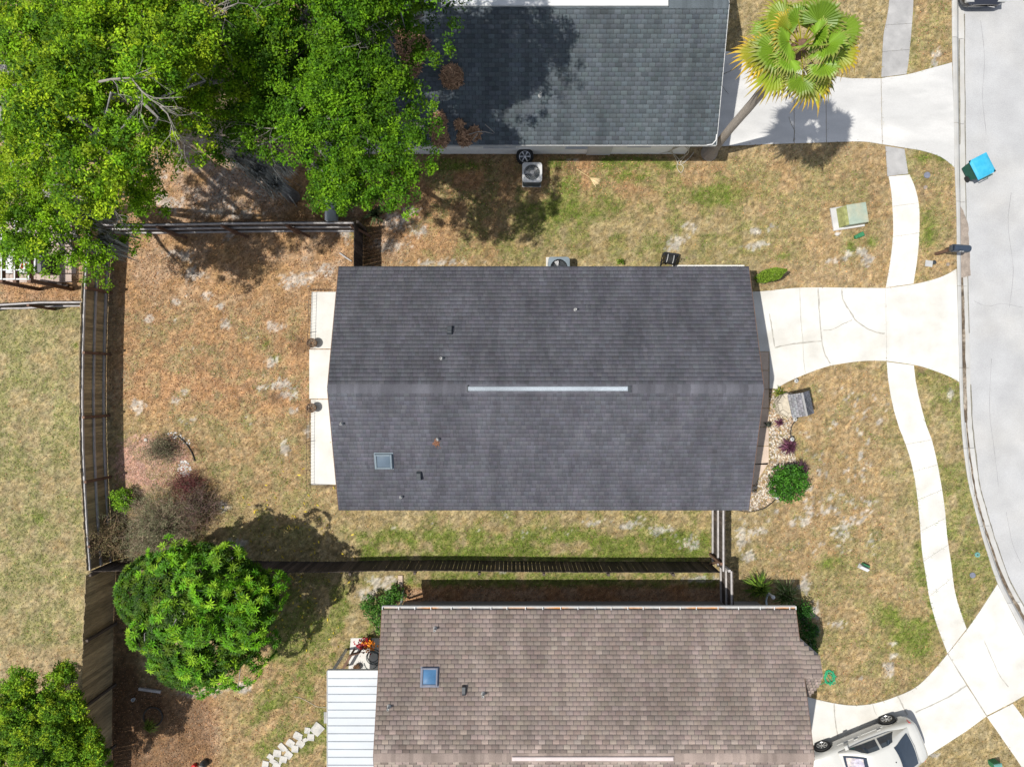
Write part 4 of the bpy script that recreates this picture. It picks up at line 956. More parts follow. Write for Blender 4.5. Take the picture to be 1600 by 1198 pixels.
# lower left tree
bD = P2(55, 1135)
tree_obj("leafy_tree", "leafy green tree in the bottom left corner left of the dark board fence", bD, .15, (*bD, 1.8),
    [(30, 1110, 3.2, 48), (85, 1120, 3.3, 42), (60, 1160, 3.6, 52), (115, 1165, 3.1, 40), (20, 1180, 3.2, 45), (100, 1075, 2.5, 30), (110, 1195, 3.0, 45), (45, 1085, 2.6, 30), (112, 1050, 2.1, 16), (150, 1180, 2.4, 14), (60, 1140, 2.3, 70, .4), (100, 1170, 2.2, 60, .4), (15, 1130, 2.6, 45)],
    80, .16, 46, .075, [(.10, .22, .012), (.17, .30, .014), (.06, .14, .010), (.24, .34, .014)], 33, m='oak_leaf', lobes=3.6, lsize=.6)

# palm
def palm():
    bx, by = P2(1108, 240); zc = 8.45; t = thing("fan_palm", "fan palm with yellow tipped fronds beside the north driveway", "palm tree", None, loc=(bx, by, 0)); rg = np.random.default_rng(51)
    g = MB(); n = 16
    g.tube([(.02*math.sin(i*.9), .02*math.cos(i*.7), zc*i/n-.05) for i in range(n+1)], [.34, .21, .17]+[.145+.004*math.sin(i*3) for i in range(n-2)], 12)
    g.build("trunk", M['palm_bark'], t)
    K = 25
    for k in range(K):
        a = k*2.39996+rg.normal()*.12; t_ = k/K; el = R(80-105*t_**.8+rg.normal()*9); pl = (.62+.42*t_)*(.8+.35*rg.random()); Rf = .58+.24*rg.random()
        d = Vector((math.cos(a)*math.cos(el), math.sin(a)*math.cos(el), math.sin(el))); side = Vector((-math.sin(a), math.cos(a), 0)); nn = side.cross(d)*-1
        if nn.z < 0: nn = -nn
        o = Vector((0, 0, zc-.1)); p1 = o+d*pl
        f_ = MB(); yel = max(0, t_-.35)*1.6*rg.random()+(.85 if rg.random() < .22 and t_ > .35 else 0); yel = min(yel, 1)
        gcol = np.array([.15, .26, .018])*(.75+.6*rg.random()); ycol = np.array([.62, .40, .03]); tcol = np.array([.42, .30, .12])
        ns = 26; span = R(125)
        for j in range(ns):
            b = -span+2*span*j/(ns-1); dd = d*math.cos(b)+side*math.sin(b)
            sw = side*math.cos(b)-d*math.sin(b); L = Rf*(.82+.18*math.cos(b))*(1+.08*rg.normal()); hw = L*.66*math.tan(span/(ns-1))*1.08
            q0 = p1; pm = p1+dd*L*.66-Vector((0, 0, .05*L)); pt_ = p1+dd*L*(1.0+.12*rg.random())-Vector((0, 0, .26*L+.2*rg.random())); up = nn*.025
            pe = p1+dd*L*.84-Vector((0, 0, .12*L))
            v0 = [q0, pm-sw*hw, pm+up, pm+sw*hw, pe-sw*hw*.5, pe+up*.5, pe+sw*hw*.5, pt_]
            mid = gcol*(1-.35*yel)+ycol*.35*yel; tip = gcol*(1-yel)*.8+ycol*yel if yel > .15 else gcol*.6+tcol*.4; end = tip*.3+tcol*.7*(.6+.8*rg.random())
            b0 = len(f_.v); f_.v += [tuple(p) for p in v0]; f_.c += [tuple(gcol*1.15), tuple(mid), tuple(mid), tuple(mid), tuple(tip), tuple(tip), tuple(tip), tuple(end)]; f_.use = True
            f_.f += [tuple(b0+i for i in q) for q in ((0, 1, 2), (0, 2, 3), (1, 4, 5, 2), (2, 5, 6, 3), (4, 7, 5), (5, 7, 6))]
        fr = f_.build("frond", M['palm_leaf'], t)
        s = MB(); s.tube([o+d*.05, o+d*pl*.6+Vector((0, 0, .03)), p1+d*.1], [.022, .016, .008], 5, c=tuple(gcol*.6+ycol*.35)); s.build("stalk", M['palm_leaf'], fr)
    g = MB(); g.lathe([(.17, zc-.7), (.24, zc-.35), (.2, zc-.1), (.08, zc+.12), (0, zc+.2)], n=14, cap=False); g.build("crown_shaft", M['wood_brown'], t)
    for k in range(5):     # dead brown fans folded down under the crown
        a = R(150+k*62+rg.normal()*12); d = Vector((math.cos(a)*.62, math.sin(a)*.62, -.78)); side = Vector((-math.sin(a), math.cos(a), 0)); p1 = Vector((0, 0, zc-.3))+d*.75; f_ = MB()
        for j in range(16):
            b = R(-60+8*j); dd = (d*math.cos(b)+side*math.sin(b)+Vector(rg.normal(size=3))*.12).normalized(); sw = side*math.cos(b)-d*math.sin(b); L = .55*(.7+.5*rg.random())
            f_.add([p1, p1+dd*L*.6-sw*.035, p1+dd*L+Vector((0, 0, -.1)), p1+dd*L*.6+sw*.035], [(0, 1, 2, 3)], tuple(np.array((.26, .17, .08))*(.5+.9*rg.random())))
        f_.tube([Vector((0, 0, zc-.3)), p1], [.02, .01], 5, c=(.2, .13, .06)); f_.build("dead_frond", M['palm_leaf'], t)
    # hanging dead fronds
    g = MB()
    for k in range(5):
        a = R(200+k*14+rg.normal()*8); o = Vector((0, 0, zc-.3)); g.tube([o, o+Vector((math.cos(a)*.5, math.sin(a)*.5, -.25)), o+Vector((math.cos(a)*1.0, math.sin(a)*1.0, -.75))], [.03, .05, .01], 5, c=(.12, .075, .04))
    g.build("dead_frond", M['twig'], t)
palm()

def bush(name, label, px, py, r, h, pal, seed, leaf=.08, m='soft_leaf', cat="shrub", dens=60, lpc=16, group=None, aspect=.45, cr=.12, twig=True, blobs=None, up=.4):
    z = h*.5; x, y = P2(px, py, z); t = thing(name, label, cat, group, loc=(x, y, 0)); rr = r/S(z); rg = np.random.default_rng(seed)
    bl = [(0, 0, z, rr, rr, h*.5)] if blobs is None else [((bx-px)/S(z), -(by-py)/S(z), z*k, b/S(z), b/S(z), h*.5*k) for (bx, by, b, k) in blobs]
    L_, I, CC = clump_cloud(bl, dens, cr, lpc, seed, .8, shell=(.35, 1.0), low=-.6)
    pal = np.array(pal); cols = pal[rg.integers(0, len(pal), len(CC))][I]*(.6+.8*rg.random((len(I), 1))); L_[:, 2] = np.maximum(L_[:, 2], .02)
    leaf_mesh("foliage", L_, leaf, cols, M[m], t, aspect, seed=seed, up=up)
    g = MB()
    for q in CC[rg.integers(0, len(CC), 22)]:
        q = Vector(q); g.tube([(0, 0, 0), q*.5+Vector((0, 0, .05)), q], [.02, .012, .004], 4)
    g.build("stem", M['bark'], t); return t
# dead brush and shrubs of the back yard corner
def brush(label, px, py, r, h, seed, colr, leafc, cnt, group=None, nl=10):
    z = 0; x, y = P2(px, py); t = thing("shrub", label, "shrub", group, loc=(x, y, 0)); rg = np.random.default_rng(seed); g = MB(); tips = []; rr = r/41
    for i in range(cnt):
        a = rg.random()*6.28; el = rg.random()**.6; e = Vector((math.cos(a)*rr*el, math.sin(a)*rr*el, h*(1.05-.6*el*el)*(.7+.4*rg.random()))); mid = e*.5+Vector(rg.normal(size=3))*.08
        c = tuple(np.array(colr)*(.6+.9*rg.random())); g.tube([(0, 0, 0), mid, e], [.016, .009, .003], 3, c=c)
        for k in range(4):
            b = mid.lerp(e, rg.random()); q = b+Vector(rg.normal(size=3))*.22; g.tube([b, q], [.006, .002], 3, c=c); tips.append(q)
    g.build("stem", M['twig'], t)
    tp = np.array([tuple(q) for q in tips]); tp = np.repeat(tp, nl, axis=0)+rg.normal(size=(len(tips)*nl, 3))*.06; tp[:, 2] = np.maximum(tp[:, 2], .02)
    pal = np.array(leafc); leaf_mesh("foliage", tp, .04, pal[rg.integers(0, len(pal), len(tp))]*(.6+.8*rg.random((len(tp), 1))), M['soft_leaf'], t, .4, seed=seed)
    return t
GB = [(.18, .18, .10), (.26, .22, .14), (.13, .15, .07)]
brush("twiggy grey-green dry shrub spreading between the pink gravel and the mango tree", 258, 824, 72, 1.3, 61, (.25, .18, .13), GB, 260, nl=24)
brush("sparse tan dry shrub touching the west fence boards", 185, 838, 34, 1.4, 62, (.22, .15, .09), [(.22, .17, .08), (.15, .14, .06)], 120)
brush("bare brownish shrub right of the twiggy dry shrub", 318, 790, 42, 1.1, 63, (.15, .10, .085), [(.12, .12, .06), (.13, .07, .05)], 130)
brush("dark red leaved shrub at the lower edge of the pink gravel", 300, 758, 30, .6, 64, (.10, .035, .035), [(.16, .035, .035), (.10, .04, .035)], 70)
brush("small dark shrub standing in the upper part of the pink gravel patch", 258, 700, 24, .7, 65, (.12, .09, .06), GB, 70)
bush("shrub", "bright lime green shrub against the west fence", 191, 782, 20, .9, [(.15, .30, .015), (.20, .36, .02), (.10, .22, .012)], 66, .07, dens=150, m='leaf')
bush("shrub", "green bush with leaning branches at the left corner of the brown roof", 590, 945, 24, 1.0, [(.03, .10, .012), (.06, .15, .018), (.08, .17, .03)], 67, .08, dens=110, m='leaf', blobs=[(577, 944, 16, 1), (605, 938, 16, .9), (592, 965, 18, .9), (618, 930, 14, .8), (593, 985, 9, .7)])
bush("shrub", "round deep green shrub at the lower end of the rock bed", 1232, 754, 31, 1.0, [(.04, .13, .012), (.06, .18, .016), (.03, .10, .01)], 68, .10, dens=120, m='leaf')
def spiky(label, px, py, r, h, pal, seed, n=90, wd=.03, cat="plant", name="plant"):
    x, y = P2(px, py); t = thing(name, label, cat, None, loc=(x, y, 0)); rg = np.random.default_rng(seed); g = MB(); rr = r/41
    for i in range(n):
        a = rg.random()*6.28; el = .2+.8*rg.random(); L = rr*el; hh = h*(1-.55*el)+.05; sx, sy = -math.sin(a)*wd/2, math.cos(a)*wd/2; c = np.array(pal[rg.integers(0, len(pal))])*(.7+.6*rg.random())
        p = [(0, 0, 0), (math.cos(a)*L*.5, math.sin(a)*L*.5, hh), (math.cos(a)*L, math.sin(a)*L, hh*.6)]
        v = [(p[0][0]-sx*.4, p[0][1]-sy*.4, 0), (p[0][0]+sx*.4, p[0][1]+sy*.4, 0), (p[1][0]+sx, p[1][1]+sy, p[1][2]), (p[1][0]-sx, p[1][1]-sy, p[1][2]), (p[2][0], p[2][1], p[2][2])]
        g.add(v, [(0, 1, 2, 3), (3, 2, 4)], c)
    g.build("foliage", M['soft_leaf'], t); return t
spiky("purple leaved plant in the upper rock bed below the small well", 1215, 660, 10, .3, [(.10, .03, .06), (.16, .06, .10)], 71, 60)
spiky("wide purple leaved plant in the middle of the rock bed", 1229, 697, 20, .4, [(.10, .03, .06), (.16, .06, .10), (.07, .03, .04)], 72, 130)
spiky("dusky purple plant behind the round deep green shrub", 1247, 730, 18, .5, [(.08, .04, .06), (.12, .07, .08)], 73, 110)
spiky("dark spiky plant under the grey roof edge beside the tan path", 1197, 662, 9, .4, [(.12, .13, .11), (.05, .06, .04)], 74, 60)
spiky("grassy green clump beside the brown roofed house's fence end", 1180, 912, 30, .8, [(.12, .20, .02), (.16, .24, .03), (.06, .12, .015)], 75, 170, wd=.035)
spiky("dark green grassy clump right of the white standpipe", 1222, 925, 32, .7, [(.04, .09, .015), (.08, .13, .03), (.20, .22, .10)], 76, 170, wd=.03)
bush("shrub", "dark green shrub tucked beside the brown roof's clipped corner", 1262, 965, 20, .9, [(.02, .07, .01), (.04, .12, .015)], 77, .09, dens=110, m='leaf', blobs=[(1255, 955, 16, 1), (1262, 985, 16, .9), (1268, 1010, 12, .8)])
spiky("pale blue-green spiky plant at the brown roof's clipped corner", 1268, 982, 14, .5, [(.16, .24, .17), (.08, .15, .10)], 78, 70)
spiky("green plant around the upper side of the small well", 1216, 614, 14, .3, [(.10, .15, .02), (.18, .20, .03)], 79, 70)
spiky("green plant on the left side of the small well", 1213, 634, 11, .35, [(.08, .14, .02), (.14, .18, .03)], 80, 60)
spiky("green plant below the small well", 1226, 646, 9, .25, [(.10, .16, .02), (.2, .2, .04)], 81, 50)
spiky("green potted spiky plant in dark mulch below the mango tree", 240, 1130, 16, .45, [(.10, .16, .02), (.16, .20, .03)], 82, 80)
spiky("spiky palmetto in the shadow beside the short dark fence", 590, 338, 26, .6, [(.10, .13, .05), (.05, .08, .03)], 83, 60, wd=.05)
spiky("straw coloured palmetto tuft at the foot of the vinyl fence", 535, 330, 20, .6, [(.20, .17, .07), (.10, .11, .04)], 84, 50, wd=.04)
# upright conical shrub at the centre house's corner
x, y = P2(1184, 437); t = thing("conical_shrub", "upright conical green shrub at the grey roof's top right corner", "shrub", None, loc=(x, y, 0)); rg = np.random.default_rng(90)
n = 9000; u = rg.random(n)**.8; hgt = .1+1.6*u; a = rg.random(n)*6.28; rad = .31*(.75+.5*vnoise(a*1.6, u*5, 1, 5))*(np.sin(np.pi*np.clip(.12+.88*u, 0, 1)**.8)**.8)*rg.random(n)**.5; cen = np.stack([np.cos(a)*rad+.42*u, np.sin(a)*rad*.8+.10*u, hgt], 1)
dr = np.stack([np.cos(a)*.4, np.sin(a)*.4, np.ones(n)], 1); pal = np.array([(.16, .25, .02), (.22, .32, .04), (.10, .18, .015)]); dr += rg.normal(size=dr.shape)*.9
leaf_mesh("foliage", cen, .07, pal[rg.integers(0, 3, n)]*(.7+.6*rg.random((n, 1))), M['soft_leaf'], t, .4, dirs=dr, up=.6, seed=4)
g = MB(); g.tube([(0, 0, 0), (.08, 0, .7), (.18, 0, 1.3)], [.05, .035, .01], 6)
for k in range(9): a_ = k*.7; g.tube([(0, 0, .05), (.16*math.cos(a_), .16*math.sin(a_), .25), (.24*math.cos(a_), .24*math.sin(a_), .6)], [.02, .015, .006], 4)
g.build("stem", M['bark_pale'], t)
spiky("little bright green shoot beside the dark air conditioner's wall strip", 969, 410, 9, .3, [(.12, .20, .02)], 85, 40)

# fallen clumps of dry leaves and twigs on the north roof
def debris(label, px, py, r, z, h, seed, n=420, lobes=None, stick=None):
    x, y = P2(px, py, z); t = thing("leaf_clump", label, "leaf clump", "dry clumps fallen on the blue-grey roof", loc=(x, y, z)); rg = np.random.default_rng(seed); g = MB()
    lobes = lobes or [(0, 0, 1)]
    for i in range(n):
        lx, ly, lr = lobes[i % len(lobes)]; rr = r/S(z)*lr; a = rg.random()*6.28; q = rr*rg.random()**.6; cx_ = lx/S(z)+math.cos(a)*q; cy_ = -ly/S(z)+math.sin(a)*q
        tilt = (cy_)*math.tan(slope_rot(9, nyr, nrun, nrise)); sgn = 1
        zz = roof_z(y+cy_, ny0, ny1, 2.4, 1.4)-z+.03+h*rg.random()*(1-(q/max(rr, .01))**2); d = Vector(rg.normal(size=3)); d.z *= .35; d = d.normalized()*(.05+.09*rg.random()); p = Vector((cx_, cy_, zz))
        g.tube([p-d, p+Vector(rg.normal(size=3))*.012, p+d], [.009, .012, .006], 3, c=tuple(np.array((.36, .22, .13))*(.4+1.1*rg.random())))
    o = g.build("dry_twigs", M['twig'], t)
    V = []
    m_ = n*2; lo = np.array([(l[0]/S(z), -l[1]/S(z), l[2]*r/S(z)) for l in lobes])[rg.integers(0, len(lobes), m_)]; a = rg.random(m_)*6.28; q = rg.random(m_)**.55
    c = np.stack([lo[:, 0]+np.cos(a)*q*lo[:, 2], lo[:, 1]+np.sin(a)*q*lo[:, 2], 0*a], 1); c[:, 2] = roof_z(y+c[:, 1], ny0, ny1, 2.4, 1.4)-z+.03+h*rg.random(m_)*(1-q*q)
    leaf_mesh("dry_leaves", c, .075, np.array([(.42, .25, .15)])*(.5+1.0*rg.random((m_, 1))), M['litter'], t, .45, seed=seed)
    if stick:
        g = MB()
        for s in stick: g.tube([(a_/S(z), -b_/S(z), .12-.03*abs(b_)/10) for a_, b_ in s], [.015]*(len(s)-1)+[.006], 5)
        g.build("stick", M['bark_pale'], t)
debris("round brown leaf clump lying alone on the shaded roof", 707, 124, 17, 2.95, .22, 1, 500)
debris("brown leaf clump hanging at the roof edge next to the oak", 684, 203, 14, 2.62, .2, 2, 600, [(0, 0, 1), (2, -14, .9), (4, 12, 1)])
debris("triangular brown leaf clump with a pale stick near the roof edge", 733, 208, 13, 2.6, .16, 3, 480, [(-8, 6, .9), (-15, -12, .5), (8, 0, .8)], stick=[[(0, 4), (14, 0), (25, 0), (38, 3)], [(14, 3), (8, 10), (6, 14)], [(25, -12), (34, -4), (40, 2)]])
debris("large ragged brown leaf clump where the oak touches the roof", 640, 80, 18, 3.1, .35, 4, 1100, [(-8, -20, .8), (0, 0, 1.1), (20, 0, .8), (5, 25, .9), (-5, 40, .6)], stick=[[(-5, -30), (4, -20), (10, -10)], [(0, 10), (10, 0), (12, -12)]])

# ---------------------------------------------------------------- small things
def ac_unit(label, x, y, w_, h, topm, bodym, ang=0, blades='trim_white'):
    t = thing("air_conditioner", label, "air conditioner", "air conditioners", loc=(x, y, 0), rz=ang); a = w_/2
    def rr(a_, r, z, k=5):
        o = []
        for cx_, cy_, s in ((1, 1, 0), (-1, 1, 1), (-1, -1, 2), (1, -1, 3)):
            for i in range(k): q = (s+i/(k-1))*math.pi/2; o.append((cx_*(a_-r)+r*math.cos(q), cy_*(a_-r)+r*math.sin(q), z))
        return o
    g = MB(); n = 20
    def ring(p1, p2): b = len(g.v); g.add(p1+p2, [(i, (i+1) % n, n+(i+1) % n, n+i) for i in range(n)])
    ring(rr(a-.02, .10, .04), rr(a-.02, .10, h-.06)); g.build("casing", M[bodym], t)
    g = MB()
    for k in range(14):
        z = .08+k*(h-.16)/14; ring(rr(a-.008, .10, z), rr(a-.008, .10, z+.018))
    g.build("louvre", M['metal_grey'] if bodym != 'metal_grey' else M['metal_dark'], t)
    g = MB(); ri = a*.80
    out = rr(a, .11, h-.06); out2 = rr(a, .11, h); inn = [(ri*math.cos((i+.5)*math.pi/10), ri*math.sin((i+.5)*math.pi/10), h+.012) for i in range(20)]
    ring(out, out2); ring(out2, inn); ring(inn, [(p[0], p[1], h-.08) for p in inn]); g.build("top_cover", M[topm], t)
    g = MB(); g.lathe([(0, h-.25), (ri, h-.25)], n=24, cap=False); g.build("fan_well", M['gutter_in_dark' if topm == 'trim_white' else 'metal_dark'], t)
    g = MB()
    for k in range(3 if topm != 'trim_white' else 2):
        a0 = k*math.pi*.66+(.9 if topm == 'trim_white' else 1.9); p = []
        for r_, da, z in ((.07, -.3, h-.12), (ri*.9, -.28, h-.09), (ri*.93, .28, h-.15), (.07, .3, h-.17)): p.append((r_*math.cos(a0+da), r_*math.sin(a0+da), z))
        g.add(p+[(q[0], q[1], q[2]-.006) for q in p], [(0, 1, 2, 3), (7, 6, 5, 4)])
    g.build("fan_blade", M[blades], t)
    g = MB(); g.lathe([(0, h+.01), (.085, h+.01), (.08, h+.035), (0, h+.04)], n=14)
    for k in range(24): q = k*math.pi/12; g.bar((.06*math.cos(q), .06*math.sin(q), h+.022), (ri*math.cos(q), ri*math.sin(q), h+.014), .009, .006)
    for r_ in (.14, .20, .26):
        if r_ < ri: g.tube([(r_*math.cos(i*math.pi/12), r_*math.sin(i*math.pi/12), h+.024) for i in range(25)], .003, 4)
    g.build("fan_grille", M['lead'] if topm == 'trim_white' else M['metal_dark'], t)
    g = MB(); g.box((-a+.01, -a+.01, 0), (a-.01, a-.01, .035)); g.build("pad", M['conc'], t)
    return t
x, y = P2(831.5, 269, .74); ac_unit("air conditioner with white top grille beside the white side wall", x, y, .74, .72, 'trim_white', 'metal_dark')
x, y = P2(873.5, 418, .8); ac_unit("blue-grey air conditioner half hidden under the dark grey eave", x, y, .80, .78, 'metal_grey', 'metal_dark', blades='white_plastic')

def wheel_parts(t, r, wd, M3, org, rimm='chrome', name=None, spokes=7):
    tire = MB(); prof = [(r*.66, -wd/2), (r*.9, -wd/2), (r, -wd*.36), (r, wd*.36), (r*.9, wd/2), (r*.66, wd/2)]
    tire.lathe(prof, org, 28, M3, cap=False); rim = MB()
    rim.lathe([(r*.66, -wd/2), (r*.62, -wd*.2), (r*.62, wd*.3), (r*.67, wd*.47), (r*.61, wd*.5), (r*.58, wd*.3)], org, 28, M3, cap=False)
    rim.lathe([(0, wd*.34), (r*.14, wd*.36), (r*.15, wd*.2)], org, 14, M3, cap=False)
    for k in range(spokes):
        a = k*2*math.pi/spokes; p = [Vector((r*.1*math.cos(a-.4), r*.1*math.sin(a-.4), wd*.32)), Vector((r*.1*math.cos(a+.4), r*.1*math.sin(a+.4), wd*.32)), Vector((r*.6*math.cos(a+.13), r*.6*math.sin(a+.13), wd*.42)), Vector((r*.6*math.cos(a-.13), r*.6*math.sin(a-.13), wd*.42))]
        p = [M3 @ q+Vector(org) for q in p]; d = M3 @ Vector((0, 0, -.02)); rim.add(p+[q+d for q in p], [(0, 1, 2, 3), (0, 4, 5, 1), (2, 6, 7, 3), (1, 5, 6, 2), (3, 7, 4, 0)])
    back = MB(); back.lathe([(0, wd*.05), (r*.6, wd*.05)], org, 20, M3, cap=False)
    return tire, rim, back
x, y = P2(820, 246, .3); t = thing("spare_wheel", "car wheel with silver rim leaning on the white wall above the air conditioner", "wheel", None, loc=(x, y+.05, .30))
M3 = Matrix.Rotation(R(32), 3, 'X'); tire, rim, back = wheel_parts(t, .33, .2, M3, (0, 0, 0), spokes=6)
tire.build("tyre", M['rubber'], t, smooth=True); rim.build("rim", M['chrome'], t); back.build("brake_side", M['metal_dark'], t)

# hoses
def hose(label, pts, m, r=.012, name="garden_hose", cat="hose"):
    P3 = [Vector(P(*p)) for p in pts]; out = []
    for i in range(len(P3)-1):
        p0 = P3[max(i-1, 0)]; p1 = P3[i]; p2 = P3[i+1]; p3 = P3[min(i+2, len(P3)-1)]
        for k in range(6): t_ = k/6; out.append(.5*((2*p1)+(p2-p0)*t_+(2*p0-5*p1+4*p2-p3)*t_*t_+(3*p1-p0-3*p2+p3)*t_**3))
    out.append(P3[-1]); o = out[0].copy(); g = MB(); g.tube([p-o for p in out], r, 6); ob = g.build(name, m, smooth=True); ob.location = o
    return tag(ob, label, cat)
pts = [(1043, 238, .3), (1060, 230, .9), (1075, 230, 1.0), (1075, 240, .5), (1066, 246, .1), (1060, 252, .04), (1058, 262, .03), (1064, 270, .03), (1068, 262, .05), (1063, 255, .07), (1068, 247, .15), (1076, 236, .6), (1066, 228, 1.0), (1050, 234, .6), (1056, 248, .05), (1062, 258, .05), (1074, 250, .03), (1084, 238, .02), (1078, 246, .03), (1066, 254, .06), (1058, 246, .06), (1048, 238, .3), (1030, 240, .03)]
hose("tangled pale garden hose heaped against the white wall corner", pts, M['hose'], .014)
rg = np.random.default_rng(17); pts = []
for i in range(64):
    a = i*.83+rg.normal()*.4; q = 8+3.5*rg.random(); pts.append((1297+math.cos(a)*q*.8+rg.normal(), 1058+math.sin(a)*q*1.05+rg.normal()*1.5, .02+.05*rg.random()))
pts += [(1288, 1066, .02), (1281, 1069, .015), (1276, 1067, .015)]
hose("tangled green garden hose heap on the front lawn by the brown roof", pts, M['hose_green'], .011)
hose("thin pale hose lying on the lawn left of the white patio cover", [(460, 1088, .02), (470, 1090, .015), (482, 1096, .015), (495, 1103, .015), (512, 1105, .015), (530, 1106, .015)], M['hose'], .010)
pts = []
for i in range(46): a = i*.55; q = 9.5+2.5*math.sin(i*.37); pts.append((584+math.cos(a)*q, 1026+math.sin(a)*q*1.0+(3 if i % 9 == 0 else 0), .05+.25*(i/46)))
pts += [(590, 1038, .05), (580, 1046, .03), (572, 1043, .03), (569, 1036, .03)]
hose("coiled dark hose on the small patio beside the white cover", pts, M['hose_dark'], .014)
# palm frond fallen on the north lawn
x, y = P2(901, 265); t = thing("fallen_frond", "dry straw coloured palm frond lying on the grass by the white topped air conditioner", "palm frond", None, loc=(x, y, 0)); g = MB()
e = Vector(P2(935, 287))-Vector((x, y)); g.tube([(0, 0, .05), (e.x*.5, e.y*.5, .06), (e.x*.75, e.y*.75, .05)], [.014, .012, .01], 6, c=(.46, .34, .17)); g.build("stalk", M['twig'], t)
g = MB(); rg = np.random.default_rng(5); an = math.atan2(e.y, e.x)
for k in range(16):
    a = an+R(-24+48*k/15); L = .45*(.8+.3*rg.random()); p = Vector((e.x*.6, e.y*.6, .04)); q = p+Vector((math.cos(a)*L, math.sin(a)*L, .0)); s = Vector((-math.sin(a), math.cos(a), 0))*.018
    g.add([p, p.lerp(q, .6)+s+Vector((0, 0, .03)), q, p.lerp(q, .6)-s+Vector((0, 0, .02))], [(0, 1, 2, 3)], tuple(np.array((.50, .38, .21))*(.8+.3*rg.random())))
g.build("leaf_blade", M['twig'], t)
# hose reel by the centre house
x, y = P2(1047, 405, .4); t = thing("hose_reel", "black hose reel cart against the grey roofed house's north wall", "hose reel", None, loc=(x, y, 0), rz=R(-12))
g = MB(); Mx = Matrix.Rotation(R(90), 3, 'Y'); g.lathe([(.0, -.2), (.22, -.2), (.22, -.185), (.1, -.18), (.1, .18), (.22, .185), (.22, .2), (0, .2)], (0, 0, .35), 22, Mx); g.build("drum", M['black'], t)
g = MB(); g.lathe([(.11, -.17)]+[(.17+.015*(i % 2), -.17+i*.0283) for i in range(13)]+[(.11, .17)], (0, 0, .35), 22, Mx, cap=False); g.build("wound_hose", M['rubber'], t)
for sx in (-.25, .25):
    g = MB(); g.tube([(sx, -.28, .02), (sx, 0, .38), (sx, .26, .02)], .02, 6); g.tube([(sx, -.28, .03), (sx, .28, .03)], .018, 6); g.build("frame", M['black'], t)
for sx in (-.13, .10):
    g = MB(); g.tube([(sx, -.16, .52), (sx, 0, .575), (sx, .14, .53)], .014, 6); g.build("strap", M['lead'], t)
g = MB(); g.add([(-.3, .12, .3), (.3, .14, .32), (.34, .3, .28), (-.24, .27, .25), (-.3, .12, .28), (.3, .14, .30), (.34, .3, .26), (-.24, .27, .23)], [(0, 1, 2, 3), (7, 6, 5, 4), (0, 4, 5, 1), (1, 5, 6, 2), (2, 6, 7, 3), (3, 7, 4, 0)]); g.build("tray", M['black'], t)
g = MB(); g.tube([(.25, 0, .35), (.33, 0, .35), (.33, .12, .42), (.40, .12, .42)], .012, 6); g.build("crank", M['black'], t)

# transformer cabinet on pad
x, y = P2(1323, 340); t = thing("utility_cabinet", "faded green utility cabinet on a concrete pad in the north lawn", "utility cabinet", None, loc=(x, y, 0), rz=R(9))
g = MB(); g.box((-.60, -.44, 0), (.60, .44, .09), bev=.02); g.build("pad", M['conc_north'], t)
g = MB(); v = [(-.23, -.38), (.56, -.38), (.56, .40), (-.23, .40)]
g.add([(*p, .09) for p in v]+[(-.20, -.37, .52), (.55, -.37, .50), (.55, .39, .50), (-.20, .39, .52)], [(0, 1, 5, 4), (1, 2, 6, 5), (2, 3, 7, 6), (3, 0, 4, 7), (4, 5, 6, 7)]); g.build("cabinet", M['util_green'], t, bevel=.02)
g = MB(); g.add([(-.40, -.36, .10), (-.235, -.36, .10), (-.205, -.35, .50), (-.29, -.35, .42), (-.40, .38, .10), (-.235, .38, .10), (-.205, .37, .50), (-.29, .37, .42)], [(0, 1, 2, 3), (7, 6, 5, 4), (0, 3, 7, 4), (3, 2, 6, 7), (1, 5, 6, 2), (0, 4, 5, 1)]); g.build("door", M['util_moss'], t)
x, y = P2(1340, 369); t = thing("cable_box", "small dark green cable box beside the faded utility cabinet", "cable box", None, loc=(x, y, 0), rz=R(24))
g = MB(); g.box((-.16, -.07, 0), (.16, .07, .16), bev=.03); g.build("box", M['green_box'], t); g = MB(); g.box((-.05, -.085, .155), (.17, .085, .20), bev=.02); g.build("lid", M['green_box'], t)
# water meter boxes and small lids
def lid(label, px, py, w_, h_, m, ang=0, round_=False, hole=True, name="meter_box", cat="meter box", h=.04):
    x, y = P2(px, py); t = thing(name, label, cat, None, loc=(x, y, 0), rz=R(ang)); g = MB()
    if round_:
        g.lathe([(w_, 0), (w_, h), (w_*.85, h+.01), (w_*.8, h), (0, h)], n=20); g.build("rim", M[m], t)
        if hole: g = MB(); g.lathe([(0, h+.002), (w_*.28, h+.002), (w_*.25, h+.012), (0, h+.014)], n=12); g.build("cap", M['metal_dark'], t)
    else:
        g.box((-w_, -h_, 0), (w_, h_, h), bev=.012); g.build("rim", M[m], t)
        g = MB(); g.box((-w_*.8, -h_*.8, h), (w_*.8, h_*.8, h+.012), bev=.005); g.build("lid", M['lead'] if m != 'slate' else M[m], t)
    return t
lid("pale grey meter box in the grass left of the black mailbox", 1451, 412, .14, .12, 'lead', -8)
lid("dark round opening beside the pale grey meter box", 1459.5, 410, .08, .12, 'metal_dark', 0, True, False, "valve_cover", "valve cover", .025)
lid("small round lid in the grass below the black mailbox", 1481, 413, .07, .07, 'gutter_film', 0, True, False, "valve_cover", "valve cover", .02)
lid("turquoise round valve cover in the verge near the curving kerb", 1526.5, 866, .10, .1, 'turq', 0, True, True, "valve_cover", "valve cover")
lid("blue-grey round lid in the verge below the turquoise cover", 1519, 898, .11, .1, 'slate', 0, True, False, "valve_cover", "valve cover")
lid("round grey lid in the verge near the north driveway's corner", 1448, 274, .12, .1, 'slate', 0, True, False, "valve_cover", "valve cover")
